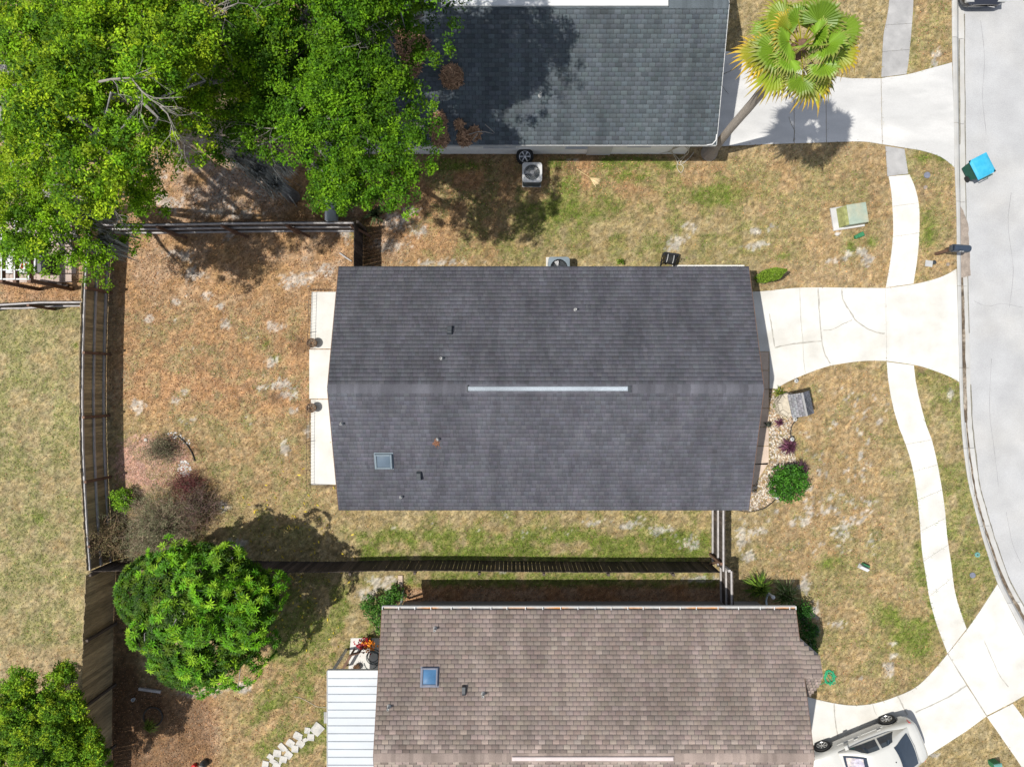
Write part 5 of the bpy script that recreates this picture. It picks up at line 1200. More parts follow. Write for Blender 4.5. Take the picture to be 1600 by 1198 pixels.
lid("small round lid set in the verge near the blue lidded bin", 1446, 293, .08, .1, 'gutter_film', 0, True, False, "valve_cover", "valve cover", .02)
x, y = P2(1348, 886); t = thing("cable_pedestal", "white and dark green wedge shaped cable pedestal on the front lawn", "cable pedestal", None, loc=(x, y, 0), rz=R(-25))
g = MB(); g.add([(-.2, -.09, 0), (.2, -.09, 0), (.2, .10, 0), (-.2, .10, 0), (-.17, -.08, .13), (.15, -.08, .17), (.15, .03, .26), (-.17, .03, .24)], [(3, 2, 1, 0), (0, 1, 5, 4), (1, 2, 6, 5), (2, 3, 7, 6), (3, 0, 4, 7), (4, 5, 6, 7)]); g.build("body", M['white_plastic'], t, bevel=.015)
g = MB(); g.box((-.12, .104, 0), (.16, .16, .2), bev=.02); g.build("back_box", M['green_box'], t)
x, y = P2(1549, 1189); t = thing("cable_pedestal", "small green cable pedestal in the bottom right lawn wedge", "cable pedestal", None, loc=(x, y, 0), rz=R(10))
g = MB(); g.box((-.13, -.1, 0), (.13, .1, .35), bev=.03); g.build("body", M['green_box'], t); g = MB(); g.box((-.15, -.12, .352), (.15, .12, .42), bev=.03); g.build("lid", M['turq'], t)

# wheeled bin with blue lid
x, y = P2(1517, 268); t = thing("wheeled_bin", "dark green wheeled bin with a bright blue lid at the kerb", "bin", None, loc=(x, y, -.10), rz=R(27))
g = MB(); a, b = .25, .27; A_, B_ = .33, .36; h = .72
g.add([(-a, -b, .06), (a, -b, .06), (a, b, .06), (-a, b, .06), (-A_, -B_, h), (A_, -B_, h), (A_, B_, h), (-A_, B_, h)], [(3, 2, 1, 0), (0, 1, 5, 4), (1, 2, 6, 5), (2, 3, 7, 6), (3, 0, 4, 7), (4, 5, 6, 7)]); g.build("body", M['green_bin'], t, bevel=.03)
g = MB(); n = 8; v = []
for i in range(n+1):
    for j in range(n+1):
        u = -1+2*i/n; w_ = -1+2*j/n; v.append(((A_+.04)*u, (B_+.04)*w_, h+.02+.06*(1-u**4)*(1-w_**4)))
g.add(v, [(i*(n+1)+j, (i+1)*(n+1)+j, (i+1)*(n+1)+j+1, i*(n+1)+j+1) for i in range(n) for j in range(n)]); g.box((-A_-.04, -B_-.04, h+.0), (A_+.04, B_+.04, h+.02)); lid_ = g.build("lid", M['blue_bin'], t, smooth=False)
g = MB(); g.tube([(-.2, -B_-.09, h+.01), (.2, -B_-.09, h+.01)], .016, 6); g.tube([(-.2, -B_-.02, h), (-.2, -B_-.09, h+.01)], .014, 6); g.tube([(.2, -B_-.02, h), (.2, -B_-.09, h+.01)], .014, 6); g.build("handle", M['green_bin'], t)
for sx in (-.27, .27):
    g = MB(); g.lathe([(0, -.03), (.12, -.03), (.12, .03), (0, .03)], (sx, -.20, .12), 18, Matrix.Rotation(R(90), 3, 'Y')); g.build("wheel", M['rubber'], t)
g = MB(); g.box((-.12, -B_+.02, .4), (.12, -B_+.06, .5)); g.build("catch_bar", M['metal_dark'], t)
# mailbox
x, y = P2(1462, 397); t = thing("mailbox", "blue-black mailbox on a post leaning over the gutter", "mailbox", None, loc=(x, y, 0), rz=R(-4))
g = MB(); g.box((-.05, -.05, 0), (.05, .05, 1.0), bev=.01); g.build("post", M['wood_brown'], t)
g = MB(); g.bar((-.12, 0, .96), (.5, 0, 1.02), .09, .06); g.build("arm", M['wood_brown'], t)
g = MB(); n = 10; v = []; pr = [(-.13, 0)]+[(-.13*math.cos(math.pi*i/n), .14+.13*math.sin(math.pi*i/n)) for i in range(n+1)]+[(.13, 0)]
for xx, s in ((-.10, 1), (.44, 1), (.50, .93), (.56, .6)): v += [(xx, p*s, 1.06+q*s) for p, q in pr]
k = len(pr); f = [tuple(range(k))[::-1], tuple(range(3*k, 4*k))]
for r_ in range(3): f += [(r_*k+i, r_*k+(i+1) % k, (r_+1)*k+(i+1) % k, (r_+1)*k+i) for i in range(k)]
g.add(v, f); g.build("box", M['mail'], t)
g = MB(); g.box((.1, -.155, 1.2), (.13, -.135, 1.36)); g.box((.05, -.157, 1.3), (.2, -.139, 1.36)); g.build("flag", M['lead'], t)
g = MB(); g.box((-.16, -.10, 1.05), (-.105, .10, 1.22), bev=.02); g.build("bracket", M['metal_dark'], t)

# wishing well with shingled roof
x, y = P2(1233, 630); t = thing("garden_well", "small cream stone garden well under a grey shingled gable roof", "garden well", None, loc=(x, y, 0), rz=R(12))
g = MB(); rg = np.random.default_rng(6)
for lay in range(4):
    for k in range(8):
        a0 = (k+.5*(lay % 2))*math.pi/4+.03; a1 = a0+math.pi/4-.06; z0 = lay*.14; z1 = z0+.132; v = []
        for z in (z0, z1):
            for (a_, r_) in ((a0, .45), (a1, .45), (a1, .32), (a0, .32)): v.append((r_*math.cos(a_)-.2, r_*math.sin(a_), z))
        g.add(v, [(3, 2, 1, 0), (4, 5, 6, 7), (0, 1, 5, 4), (1, 2, 6, 5), (2, 3, 7, 6), (3, 0, 4, 7)])
g.build("stone_ring", M['stone'], t)
g = MB(); g.lathe([(0, .44), (.335, .44), (.335, .47), (0, .475)], (-.2, 0, 0), 16); g.build("stone_cover", M['stone'], t)
for sx in (-.33, .33):
    g = MB(); g.box((-.035, sx-.035, .5), (.035, sx+.035, 1.28)); g.build("post", M['bark_pale'], t)
g = MB(); g.tube([(0, -.3, .95), (0, .3, .95)], .04, 8); g.build("windlass", M['bark_pale'], t)
g = MB()
for sg in (1, -1): g.add([(0, -.42, 1.35), (0, .42, 1.35), (sg*.40, .42, 1.05), (sg*.40, -.42, 1.05), (0, -.42, 1.31), (0, .42, 1.31), (sg*.40, .42, 1.01), (sg*.40, -.42, 1.01)], [(0, 1, 2, 3), (7, 6, 5, 4), (0, 3, 7, 4), (2, 1, 5, 6), (3, 2, 6, 7)])
rfw = g.build("roof", M['deck'], t); gc_ = srgb(150, 150, 155, .8)
ps = [shingles((-.41, -.43, 1.045), (0, 1, 0), Vector((.41, 0, .31)).normalized(), .86, .51, gc_, .16, .09, .25, 41, thick=.012), shingles((.41, -.43, 1.045), (0, 1, 0), Vector((-.41, 0, .31)).normalized(), .86, .51, tuple(c*.8 for c in gc_), .16, .09, .25, 42, thick=.012)]  # right slope tinted darker, shade of the side away from the sun
sh_mesh("shingles", ps, rfw); g = MB(); g.bar((0, -.43, 1.375), (0, .43, 1.375), .07, .02); g.build("ridge_board", M['conc_old'], rfw)

# solar path lights
def solar(label, px, py):
    x, y = P2(px, py, .35); t = thing("path_light", label, "path light", "solar path lights along the rock bed", loc=(x, y, 0)); g = MB(); g.tube([(0, 0, 0), (0, 0, .3)], .01, 6); g.build("stake", M['metal_dark'], t)
    g = MB(); g.lathe([(.03, .24), (.05, .26), (.055, .34), (.03, .345)], n=14, cap=False); g.build("lens", M['white_plastic'], t)
    g = MB(); g.lathe([(.075, .335), (.08, .345), (.05, .37), (0, .375)], n=16, cap=False); g.build("cap", M['lead'], t); g = MB(); g.box((-.02, -.02, .372), (.02, .02, .382)); g.build("solar_cell", M['metal_dark'], t)
solar("path light at the driveway edge above the small well", 1244.5, 595); solar("path light on the bed edging just below the small well", 1242.5, 655); solar("path light on the edging by the wide purple plant", 1238, 686)
solar("path light at the end of the edging below the round shrub", 1214.5, 777)
# bed edging strips
def edging(label, pts):
    P3 = [P2(*p) for p in smooth_pts(pts, 6)]; o = P3[0]; g = MB()
    for a, b in zip(P3[:-1], P3[1:]): g.bar((a[0]-o[0], a[1]-o[1], .03), (b[0]-o[0], b[1]-o[1], .03), .025, .07)
    ob = g.build("bed_edging", M['black_edge']); ob.location = (*o, 0); tag(ob, label, "bed edging", "black plastic bed edging")
edging("black edging curving round the lower end of the rock bed", [(1155, 797), (1168, 799), (1185, 796), (1198, 791), (1213, 778)])
edging("black edging between the path lights right of the rock bed", [(1253, 644), (1243, 656), (1236, 667), (1235, 680), (1238, 686)])
edging("thin dark edging arc right of the pink gravel patch", [(278, 680), (290, 691), (300, 706), (305, 720)])

# gravel bed sheet + stones
c = [(190, 690), (215, 678), (245, 673), (268, 680), (292, 695), (300, 730), (306, 765), (270, 775), (205, 768), (180, 765), (178, 720)]
BED = [(1203, 608), (1222, 606), (1212, 625), (1218, 642), (1245, 650), (1236, 668), (1237, 688), (1243, 715), (1240, 745), (1214, 778), (1190, 795), (1168, 798), (1150, 797), (1150, 757), (1180, 757), (1202, 727)]
def stones(name, poly, n, smin, smax, pal, seed, label=None):
    rg = np.random.default_rng(seed); xs_ = [p[0] for p in poly]; ys_ = [p[1] for p in poly]
    px = rg.uniform(min(xs_), max(xs_), n*3); py = rg.uniform(min(ys_), max(ys_), n*3); k = in_poly(px, py, poly); px = px[k][:n]; py = py[k][:n]; n = len(px)
    x = (px-800)/S(0); y = (599-py)/S(0); s = rg.uniform(smin, smax, n)
    base = np.array([(1, 0, 0), (.5, .87, 0), (-.5, .87, 0), (-1, 0, 0), (-.5, -.87, 0), (.5, -.87, 0), (.5, .3, .55), (-.45, .4, .6), (-.1, -.5, .5)])
    F = np.array([(0, 1, 6), (1, 2, 7), (1, 7, 6), (2, 3, 7), (3, 4, 8), (3, 8, 7), (4, 5, 8), (5, 0, 6), (5, 6, 8), (6, 7, 8)])
    a = rg.random(n)*6.28; V = base[None]*s[:, None, None]*(.75+.5*rg.random((n, 9, 1))); V[:, :, 1] *= .75
    c, s_ = np.cos(a)[:, None], np.sin(a)[:, None]; X = V[:, :, 0]*c-V[:, :, 1]*s_+x[:, None]; Y = V[:, :, 0]*s_+V[:, :, 1]*c+y[:, None]; V = np.stack([X, Y, V[:, :, 2]+.005], -1).reshape(-1, 3)
    FF = (F[None]+np.arange(n)[:, None, None]*9).reshape(-1, 3); pal = np.array(pal); cols = np.repeat(pal[rg.integers(0, len(pal), n)]*(.8+.4*rg.random((n, 1))), 9, axis=0)
    o = link(name, np_mesh(name, V, FF, cols), None, M['rock']); tag(o, kind="stuff"); return o
stones("garden_stones", BED, 2600, .02, .055, [(.45, .39, .30), (.52, .46, .38), (.36, .25, .16), (.42, .39, .35), (.18, .14, .10), (.26, .20, .15)], 5)
stones("pink_gravel", c, 1500, .012, .03, [(.42, .23, .18), (.48, .31, .26), (.36, .18, .14), (.30, .20, .14)], 6)
stones("white_pebbles", [(280, 720), (296, 718), (300, 740), (288, 748), (278, 735)], 80, .02, .05, [(.5, .48, .45), (.38, .37, .36)], 7)
stones("white_pebbles", [(255, 677), (275, 674), (300, 690), (298, 698), (272, 684)], 40, .02, .05, [(.5, .48, .45)], 8)

# stepping stones in the lower yard
SS = [(496, 1138, 17, 17, -50), (480.5, 1140, 9, 9, 5), (486, 1150.5, 11, 11, 4), (465.5, 1148.5, 13, 11, 28), (477, 1155, 7, 6, -30), (470, 1161, 12, 10, 38), (454, 1160, 12, 11, 34), (461.5, 1168.5, 11, 11, 3), (441.5, 1166, 13, 9, 45), (451.5, 1178, 11, 11, 38), (433.5, 1176, 12, 11, 8), (443, 1185, 12, 10, 12), (423, 1181.5, 10, 8, 38), (428, 1189, 12, 7, 36), (415, 1193, 10, 11, 10), (432, 1196, 12, 12, 20), (439, 1190, 5, 4, -40), (470, 1152, 5, 5, 10), (447, 1170, 6, 5, 30), (405, 1203, 11, 10, 20), (420, 1205, 11, 10, 30)]
WORD = ["large square white slab at the top end of the stepping stone path", "grey-topped stone touching the large square slab's left side", "pale square stone just below the large square slab", "cracked stone third along the upper row of the path", "tiny white stone between the two rows near the slab", "grey tilted stone below the tiny white stone", "stone in the upper row left of the cracked stone", "whitest round-cornered stone in the middle of the lower row", "long narrow grey stone of the upper row", "diamond-turned white stone of the lower row", "grey and white stone beside the path's bend", "white stone right of the lower diamond stone", "greenish grey stone on the path's upper edge near the frame bottom", "thin pale slab beneath the greenish grey stone", "pale stone at the path's lower left end", "broad cream stone cut by the bottom edge of the picture", "chip sized stone beside the broad cream stone", "chip sized stone near the whitest stone", "chip sized reddish stone between the rows", "stone lowest on the left end of the path", "stone lowest on the right end of the path"]
for i, (px, py, a, b, an) in enumerate(SS):
    x, y = P2(px, py); rg = np.random.default_rng(i); a *= .5/41; b *= .5/41; g = MB(); p = []
    for (u, v) in ((-1, -1), (0, -1.05), (1, -1), (1.05, 0), (1, 1), (0, 1.04), (-1, 1), (-1.04, 0)): p.append((a*u*(.93+.12*rg.random()), b*v*(.93+.12*rg.random())))
    if i >= 19: continue
    g.prism(p, -.01, .035+.01*rg.random()); o = g.build("stepping_stone", M['step'], bevel=.008); o.location = (x, y, 0); o.rotation_euler = (R(rg.normal()*2), R(rg.normal()*2), R(-an)); tag(o, WORD[i], "stepping stone", "stepping stones of the lower yard path")
g = MB(); g.box((-.14, -.22, 0), (.14, .22, .04), bev=.01); o = g.build("paving_slab", M['conc_old']); o.location = (*P2(512, 1120), 0); tag(o, "grey paving slab half under the white patio cover's left edge", "paving slab")

# back patio: wire border fence and two planters
bf = thing("wire_border", "low rusty wire border fence round the narrow back patio", "border fence"); 
pts = [P2(519, 454), P2(488, 454), P2(486, 520), P2(485, 545)]; pts2 = [P2(485, 628), P2(484, 690), P2(484, 757), P2(526, 759)]
for pl in (pts, pts2):
    g = MB()
    for a, b in zip(pl[:-1], pl[1:]):
        for z in (.08, .42): g.tube([(*a, z), (*b, z)], .007, 5)
        L = math.dist(a, b); k = int(L/.11)
        for i in range(k+1): p = lerp(a, b, i/max(k, 1)); g.tube([(*p, 0), (*p, .47)], .0045, 4)
    g.build("wire_panel", M['iron'], bf)
for p in (pts[1], pts[2], pts2[1], pts2[2]):
    g = MB(); g.tube([(p[0]-.12, p[1], .02), (*p, .5)], .012, 5); g.build("stake", M['iron'], bf)
def planter(label, px, py):
    x, y = P2(px, py, .25); t = thing("planter", label, "planter", None, loc=(x, y, 0)); g = MB(); g.lathe([(.12, 0), (.17, .30), (.19, .36), (.165, .36), (.15, .28), (0, .27)], n=20); g.build("pot", M['terra'], t)
    g = MB(); g.lathe([(0, .285), (.148, .29)], n=16, cap=False); g.build("soil", M['gutter_dirt'], t); rg = np.random.default_rng(int(py)); g = MB()
    for k in range(26): a = rg.random()*6.28; g.tube([(0, 0, .28), (.09*math.cos(a), .09*math.sin(a), .42), (.17*math.cos(a+.3), .17*math.sin(a+.3), .36+.1*rg.random())], [.006, .005, .003], 4, c=tuple(np.array((.25, .16, .10))*(.5+rg.random())))
    g.build("dry_plant", M['twig'], t)
planter("brown planter on the back patio, upper of the two", 488, 536); planter("brown planter on the back patio, lower of the two", 487, 637)

# standpipe, downspouts, splash block
x, y = P2(1195, 922); t = thing("standpipe", "white standpipe with a flexible hose between the two grassy clumps", "standpipe", None, loc=(x, y, 0)); g = MB(); g.lathe([(.045, 0), (.045, .75), (.07, .76), (.07, .86), (.03, .88)], n=14); g.build("pipe", M['white_plastic'], t)
g = MB(); g.tube([(0, -.05, .3), (0, -.35, .12), (.04, -.6, .1), (.12, -.8, .3)], .04, 8); g.build("flexible_hose", M['vinyl'], t)
g = MB(); X = (627-800)/S(.5); g.tube([(X+.05, sy1-.02, 2.25), (X, -8.2, 1.9), (X, -8.28, .5), (X, -8.15, .15), (X-.01, -7.9, .06)], .045, 8); g.build("downspout", M['white_plastic'], hso)
g = MB(); g.box((-.09, -.22, 0), (.09, .22, .07), bev=.015); o = g.build("splash_block", M['paver']); o.location = (*P2(626, 907), 0); tag(o, "pinkish splash block at the downspout's foot below the dark fence", "splash block")

# patio things by the white cover
x, y = P2(572, 1006, .4); t = thing("flower_pot", "pot of dark red and orange flowers on the white slab", "flower pot", None, loc=(x, y, 0)); g = MB(); g.lathe([(.14, 0), (.2, .3), (.2, .34), (.16, .34), (0, .3)], n=16); g.build("pot", M['terra'], t); rg = np.random.default_rng(3)
for nm, mm, ox in (("red_flowers", 'flower_red', -.08), ("orange_flowers", 'flower_orange', .12)):
    n = 130 if nm[0] == 'r' else 80; d = rg.normal(size=(n, 3))*np.array([.13, .12, .07])+np.array([ox, -.02, .5]); leaf_mesh(nm, d, .09, np.ones((n, 3)), M[mm], t, .8, seed=n)
g = MB()
for k in range(14): g.tube([(0, 0, .3), (rg.normal()*.14, rg.normal()*.12, .5)], .006, 4, c=(.05, .12, .02))
g.build("stem", M['twig'], t)
g = MB(); a = Vector(P2(534, 1048, .5)); b = Vector(P2(549, 1022, .5)); c_ = Vector(P2(562, 1018, .5)); rl = thing("garden_rail", "dark brown wooden rail slanting out from under the white cover", "rail", None, loc=(a.x, a.y, 0))
g.bar((0, 0, .55), (b.x-a.x, b.y-a.y, .55), .1, .06); g.bar((b.x-a.x, b.y-a.y, .55), (c_.x-a.x, c_.y-a.y, .55), .08, .06); g.build("top_rail", M['wood_brown'], rl)
for p in (Vector((0, 0)), b-a, c_-a): g = MB(); g.box((p.x-.03, p.y-.03, 0), (p.x+.03, p.y+.03, .52)); g.build("post", M['wood_brown'], rl)
x, y = P2(557, 1043, .2); t = thing("clay_pot", "small dark red pot next to the white patio cover's top edge", "pot", None, loc=(x, y, 0)); g = MB(); g.lathe([(.08, 0), (.13, .2), (.12, .22), (.1, .2), (0, .18)], n=16); g.build("pot", M['terra'], t); g = MB()
for k in range(12): a_ = k*.52; g.tube([(0, 0, .18), (.1*math.cos(a_), .1*math.sin(a_), .3), (.2*math.cos(a_), .2*math.sin(a_), .25)], [.006, .01, .003], 4, c=(.18, .10, .05))
g.build("dry_plant", M['twig'], t)
# little items in the lower left yard
x, y = P2(167.5, 1033); t = thing("wire_ring", "pale wire plant ring lying at the foot of the dark board fence", "plant ring", None, loc=(x, y, 0)); g = MB()
for r_, z in ((.15, .03), (.08, .03)): g.tube([(r_*math.cos(i*math.pi/12), r_*math.sin(i*math.pi/12), z) for i in range(25)], .009, 5, cap=False)
g.build("ring", M['hose'], t)
x, y = P2(210, 1091); t = thing("tin_can", "small pale blue-white can in the dark mulch under the mango tree", "can"); t.location = (x, y, 0); g = MB(); g.lathe([(.05, 0), (.07, .12), (.06, .12), (.045, .02), (0, .02)], n=14); g.build("shell", M['white_metal'], t)
x, y = P2(235, 1077); t = thing("timber", "grey weathered timber lying below the mango tree", "timber", None, loc=(x, y, 0), rz=R(-8)); g = MB(); g.box((-.42, -.05, 0), (.42, .05, .09), bev=.01); g.build("beam", M['wood_rail'], t)
x, y = P2(321, 1190); t = thing("garden_statue", "small dark garden ornament with a grey head at the bottom edge", "ornament", None, loc=(x, y, 0)); g = MB(); g.lathe([(.14, 0), (.15, .15), (.10, .28), (.05, .32)], n=14); g.build("body", M['metal_dark'], t); g = MB(); g.lathe([(.0, .30), (.07, .34), (.08, .40), (.05, .46), (0, .48)], n=14); g.build("head", M['lead'], t)
x, y = P2(305, 1194); t = thing("red_can", "small red watering can beside the dark garden ornament", "watering can", None, loc=(x, y, 0)); g = MB(); g.lathe([(.08, 0), (.085, .16), (.07, .18), (0, .18)], n=14); g.build("body", M['red'], t); g = MB(); g.tube([(.07, 0, .05), (.18, .02, .2)], [.015, .012], 6); g.tube([(-.08, 0, .14), (-.13, 0, .2), (-.05, 0, .24), (.02, 0, .19)], .008, 5); g.build("spout", M['red'], t)
x, y = P2(240, 1118); t = thing("plant_ring", "dark round edging ring behind the potted spiky plant", "edging ring", None, loc=(x, y, 0)); g = MB(); g.tube([(.36*math.cos(i*math.pi/14), .36*math.sin(i*math.pi/14), .05) for i in range(29)], .03, 6, cap=False); g.build("ring", M['black_edge'], t)
# stick and small rocks in the upper part of the yard
x, y = P2(540, 402); g = MB(); g.tube([(-.22, .16, .04), (0, 0, .05), (.24, -.16, .04)], [.03, .035, .02], 7); o = g.build("branch", M['wood_rail']); o.location = (x, y, 0); tag(o, "grey fallen branch near the short dark fence", "branch")
for lb, px, py, r_ in (("white stone in the pink gravel patch", 228, 687, .09), ("flat white stone beside the faded utility cabinet", 1308, 366, .10), ("whitish stone under the oak's right edge", 574, 326, .08)):
    x, y = P2(px, py); rg = np.random.default_rng(int(px)); g = MB(); n = 9; pr = []
    v = [(math.cos(i*2*math.pi/n)*r_*(.8+.3*rg.random()), math.sin(i*2*math.pi/n)*r_*(.7+.3*rg.random()), 0) for i in range(n)]; v2 = [(a*.7, b*.7, .05) for a, b, _ in v]
    g.add(v+v2+[(0, 0, .065)], [(i, (i+1) % n, n+(i+1) % n, n+i) for i in range(n)]+[(n+i, n+(i+1) % n, 2*n) for i in range(n)]); o = g.build("stone", M['step']); o.location = (x, y, 0); tag(o, lb, "stone")

# pergola of the neighbouring garden with two white chairs
pg = thing("pergola", "pergola with dark beams and thin white slats at the left edge", "pergola")
for px in (-18, 3, 24.5, 47):
    g = MB(); a = P2(px, 330, 2.3); b = P2(px, 442, 2.3); g.box((a[0]-.06, b[1], 2.2), (a[0]+.06, a[1], 2.36)); g.build("beam", M['wood_brown'], pg)
for py in (331, 346, 361, 376, 391, 406, 421.5, 436):
    g = MB(); a = P2(-30, py, 2.4); b = P2(47, py, 2.4); g.box((a[0], a[1]-.022, 2.365), (b[0], a[1]+.022, 2.40)); g.build("slat", M['trim_white'], pg)
for px in (-20, 2, 22.5, 44.5):
    g = MB(); a = P2(px, 325, 2.42); b = P2(px, 437, 2.42); g.box((a[0]-.02, b[1], 2.402), (a[0]+.02, a[1], 2.43)); g.build("slat", M['trim_white'], pg)
for px, py in ((-10, 438), (46, 438), (46, 335)):
    a = P2(px, py, 2.3); g = MB(); g.box((a[0]-.06, a[1]-.06, 0), (a[0]+.06, a[1]+.06, 2.19)); g.build("post", M['wood_brown'], pg)
g = MB(); a = P2(50, 438, .3); b = P2(107, 447, .3); g.bar((*a, .3), (*b, .3), .1, .12); o = g.build("timber", M['wood_black']); tag(o, "dark timber lying from the pergola corner over the leaf litter", "timber")
ch = thing("garden_chair", "white plastic armchair at the left edge under the pergola", "chair", "white chairs under the pergola", loc=(*P2(13, 417, .4), 0), rz=R(180))
g = MB(); g.box((-.24, -.22, .38), (.24, .24, .42), bev=.015); g.build("seat", M['white_plastic'], ch); g = MB(); g.bar((0, -.22, .43), (0, -.34, .88), .46, .03, up=(0, 1, 0)); g.build("backrest", M['white_plastic'], ch)
for sx in (-.27, .27): g = MB(); g.box((sx-.03, -.28, .60), (sx+.03, .2, .63)); g.box((sx-.02, .14, .37), (sx+.02, .18, .6)); g.build("armrest", M['white_plastic'], ch)
for sx in (-.22, .22):
    for sy in (-.2, .2): g = MB(); g.box((sx-.02, sy-.02, .02), (sx+.02, sy+.02, .38)); g.build("leg", M['white_plastic'], ch)
copy_thing(ch, "white plastic armchair with a red cloth under the pergola", (*P2(33, 417, .4), 0), R(184))
g = MB(); n = 6; v = [(-.1+.04*i, -.08+.04*j, .03*math.sin(i*1.3+j)+.0) for i in range(n) for j in range(n)]; g.add(v, [(i*n+j, (i+1)*n+j, (i+1)*n+j+1, i*n+j+1) for i in range(n-1) for j in range(n-1)]); o = g.build("red_cloth", M['red']); o.location = (*P2(36, 416, .5), .46); tag(o, "small red cloth lying on the right white armchair", "cloth")
x, y = P2(65, 413, .5); t = thing("storage_box", "black storage box with a white lid next to the pergola", "storage box", None, loc=(x, y, 0)); g = MB(); g.box((-.25, -.34, 0), (.25, .34, .62), bev=.02); g.build("body", M['black'], t); g = MB(); g.box((-.27, -.36, .622), (-.10, .36, .68), bev=.02); g.build("lid", M['white_plastic'], t)
x, y = P2(108, 312); t = thing("wooden_pallet", "yellowish wooden pallet seen through the low oak by the fence", "pallet", None, loc=(x, y, 0)); 
for i in range(6): g = MB(); g.box((-.6, -.45+i*.16, .1), (.6, -.34+i*.16, .12)); g.build("slat", M['stone'], t)
for sx in (-.5, 0, .5): g = MB(); g.box((sx-.05, -.46, .0), (sx+.05, .48, .098)); g.build("bearer", M['wood_brown'], t)

# ---------------------------------------------------------------- cars
def car(label, x, y, rz, paint, z0=.03):
    t = thing("parked_car", label, "car", None, loc=(x, y, z0), rz=rz)
    # x forward, 0 at mid wheelbase
    ST = [(-2.20, .45, .32, .60), (-2.18, .60, .27, .78), (-2.10, .74, .23, .91), (-1.9, .83, .2, .965), (-1.6, .87, .19, .98), (-1.3, .885, .18, .95), (-1.0, .89, .18, .90), (-.5, .895, .18, .89), (.2, .895, .18, .89), (.8, .89, .18, .90), (1.3, .885, .19, .88), (1.8, .86, .2, .80), (2.1, .80, .22, .72), (2.27, .70, .26, .64), (2.33, .55, .32, .56)]
    st = np.array(ST); xs_ = np.concatenate([[-2.20, -2.18, -2.14, -2.09], np.linspace(-2.03, 2.15, 60), [2.2, 2.27, 2.33]]); wl = 1.36; wr = .345
    v = []; K = 19
    for xx in xs_:
        hw = np.interp(xx, st[:, 0], st[:, 1]); zb = np.interp(xx, st[:, 0], st[:, 2]); zt_ = np.interp(xx, st[:, 0], st[:, 3])
        for c0 in (-wl, wl):
            if abs(xx-c0) < wr+.03: pass
        prof = [(0, zb), (.75*hw, zb), (.93*hw, zb+.04), (.985*hw, zb+.2*(zt_-zb)), (1.0*hw, zb+.5*(zt_-zb)), (.985*hw, zb+.74*(zt_-zb)), (.945*hw, zb+.89*(zt_-zb)), (.86*hw, zb+.97*(zt_-zb)), (.5*hw, zt_+.015), (0, zt_+.025)]
        full = prof+[(-a, b) for a, b in prof[-2:0:-1]]; K = len(full)
        for a, b in full:
            for c0 in (-wl, wl):   # wheel arch: pull the skin up round the wheel
                d = abs(xx-c0)
                if d < wr+.02 and abs(a) > .7*hw:
                    za = .31+math.sqrt(max((wr+.02)**2-d*d, 0)); b = max(b, min(za, zt_*.8)) if b < za else b
            v.append((xx, a, b))
    nS = len(xs_); f = [tuple(range(K)), tuple((nS-1)*K+i for i in range(K))[::-1]]
    for i in range(nS-1): f += [(i*K+j, i*K+(j+1) % K, (i+1)*K+(j+1) % K, (i+1)*K+j) for j in range(K)]
    g = MB(); g.add(v, f)
    g.build("body", M[paint], t, smooth=True)
    # cabin (painted) : bottom loop, top loop
    cab = [(-1.72, .70, .97, .70), (-1.45, .74, .97, .69), (-1.0, .78, .96, .62)]
    xsb = np.linspace(-1.75, 1.05, 29)
    def ctop(u): return np.interp(u, [-1.75, -1.0, -.7, -.2, .1, 1.05], [.965, 1.335, 1.40, 1.43, 1.42, .925])
    def chw(u): return np.interp(u, [-1.75, -1.0, -.2, .2, 1.05], [.70, .60, .60, .62, .74])
    def cbw(u): return np.interp(u, [-1.75, -1.0, 0, 1.05], [.74, .82, .84, .80])
    v = []; f = []; K = 11
    for xx in xsb:
        T_, w1, w0 = ctop(xx), chw(xx), cbw(xx); zb = .90; k = (T_-.93)/.5; w1 = w0+(w1-w0)*min(1, max(0, k)) if T_ < 1.38 else w1
        v += [(xx, w0, zb), (xx, w0*.4+w1*.6, zb+(T_-zb)*.60), (xx, w1, zb+(T_-zb)*.92), (xx, w1*.86, T_), (xx, w1*.45, T_+.018), (xx, 0, T_+.024), (xx, -w1*.45, T_+.018), (xx, -w1*.86, T_), (xx, -w1, zb+(T_-zb)*.92), (xx, -w0*.4-w1*.6, zb+(T_-zb)*.60), (xx, -w0, zb)]
    for i in range(len(xsb)-1): f += [(i*K+j, i*K+j+1, (i+1)*K+j+1, (i+1)*K+j) for j in range(K-1)]
    g = MB(); g.add(v, f); g.build("roof", M[paint], t, smooth=True)
    def surf(xx, s):   # point on cabin top, s in -1..1 lateral
        T_ = ctop(xx); w0 = cbw(xx); w1 = chw(xx); k = (T_-.93)/.5; w1 = w0+(w1-w0)*min(1, max(0, k)) if T_ < 1.38 else w1
        return Vector((xx, w1*.86*s, T_+.024*(1-s*s)))
    def pane(name, x0, x1, s0, s1, inset, off, gm='glass'):
        g = MB(); n, m_ = 8, 10; v = []
        for i in range(n+1):
            for j in range(m_+1):
                q = x0+(x1-x0)*i/n; s = -s0-(s1-s0)*i/n; s = s+(-2*s)*j/m_; bow = inset*(1-(2*j/m_-1)**2); p = surf(q+bow, s); v.append(p+Vector(off))
        g.add(v, [(i*(m_+1)+j, (i+1)*(m_+1)+j, (i+1)*(m_+1)+j+1, i*(m_+1)+j+1) for i in range(n) for j in range(m_)]); return g.build(name, M[gm], t, smooth=True)
    pane("rear_window", -1.60, -.85, .98, .95, -.06, (-.006, 0, .012)); pane("windscreen", .22, .93, .95, 1.0, .06, (.006, 0, .012))
    if paint == "car_white": pane("sunshade_reflection", .34, .86, .84, .90, .06, (.009, 0, .018), "screen_reflection")  # pale pane over the glass, a painted reflection on the windscreen
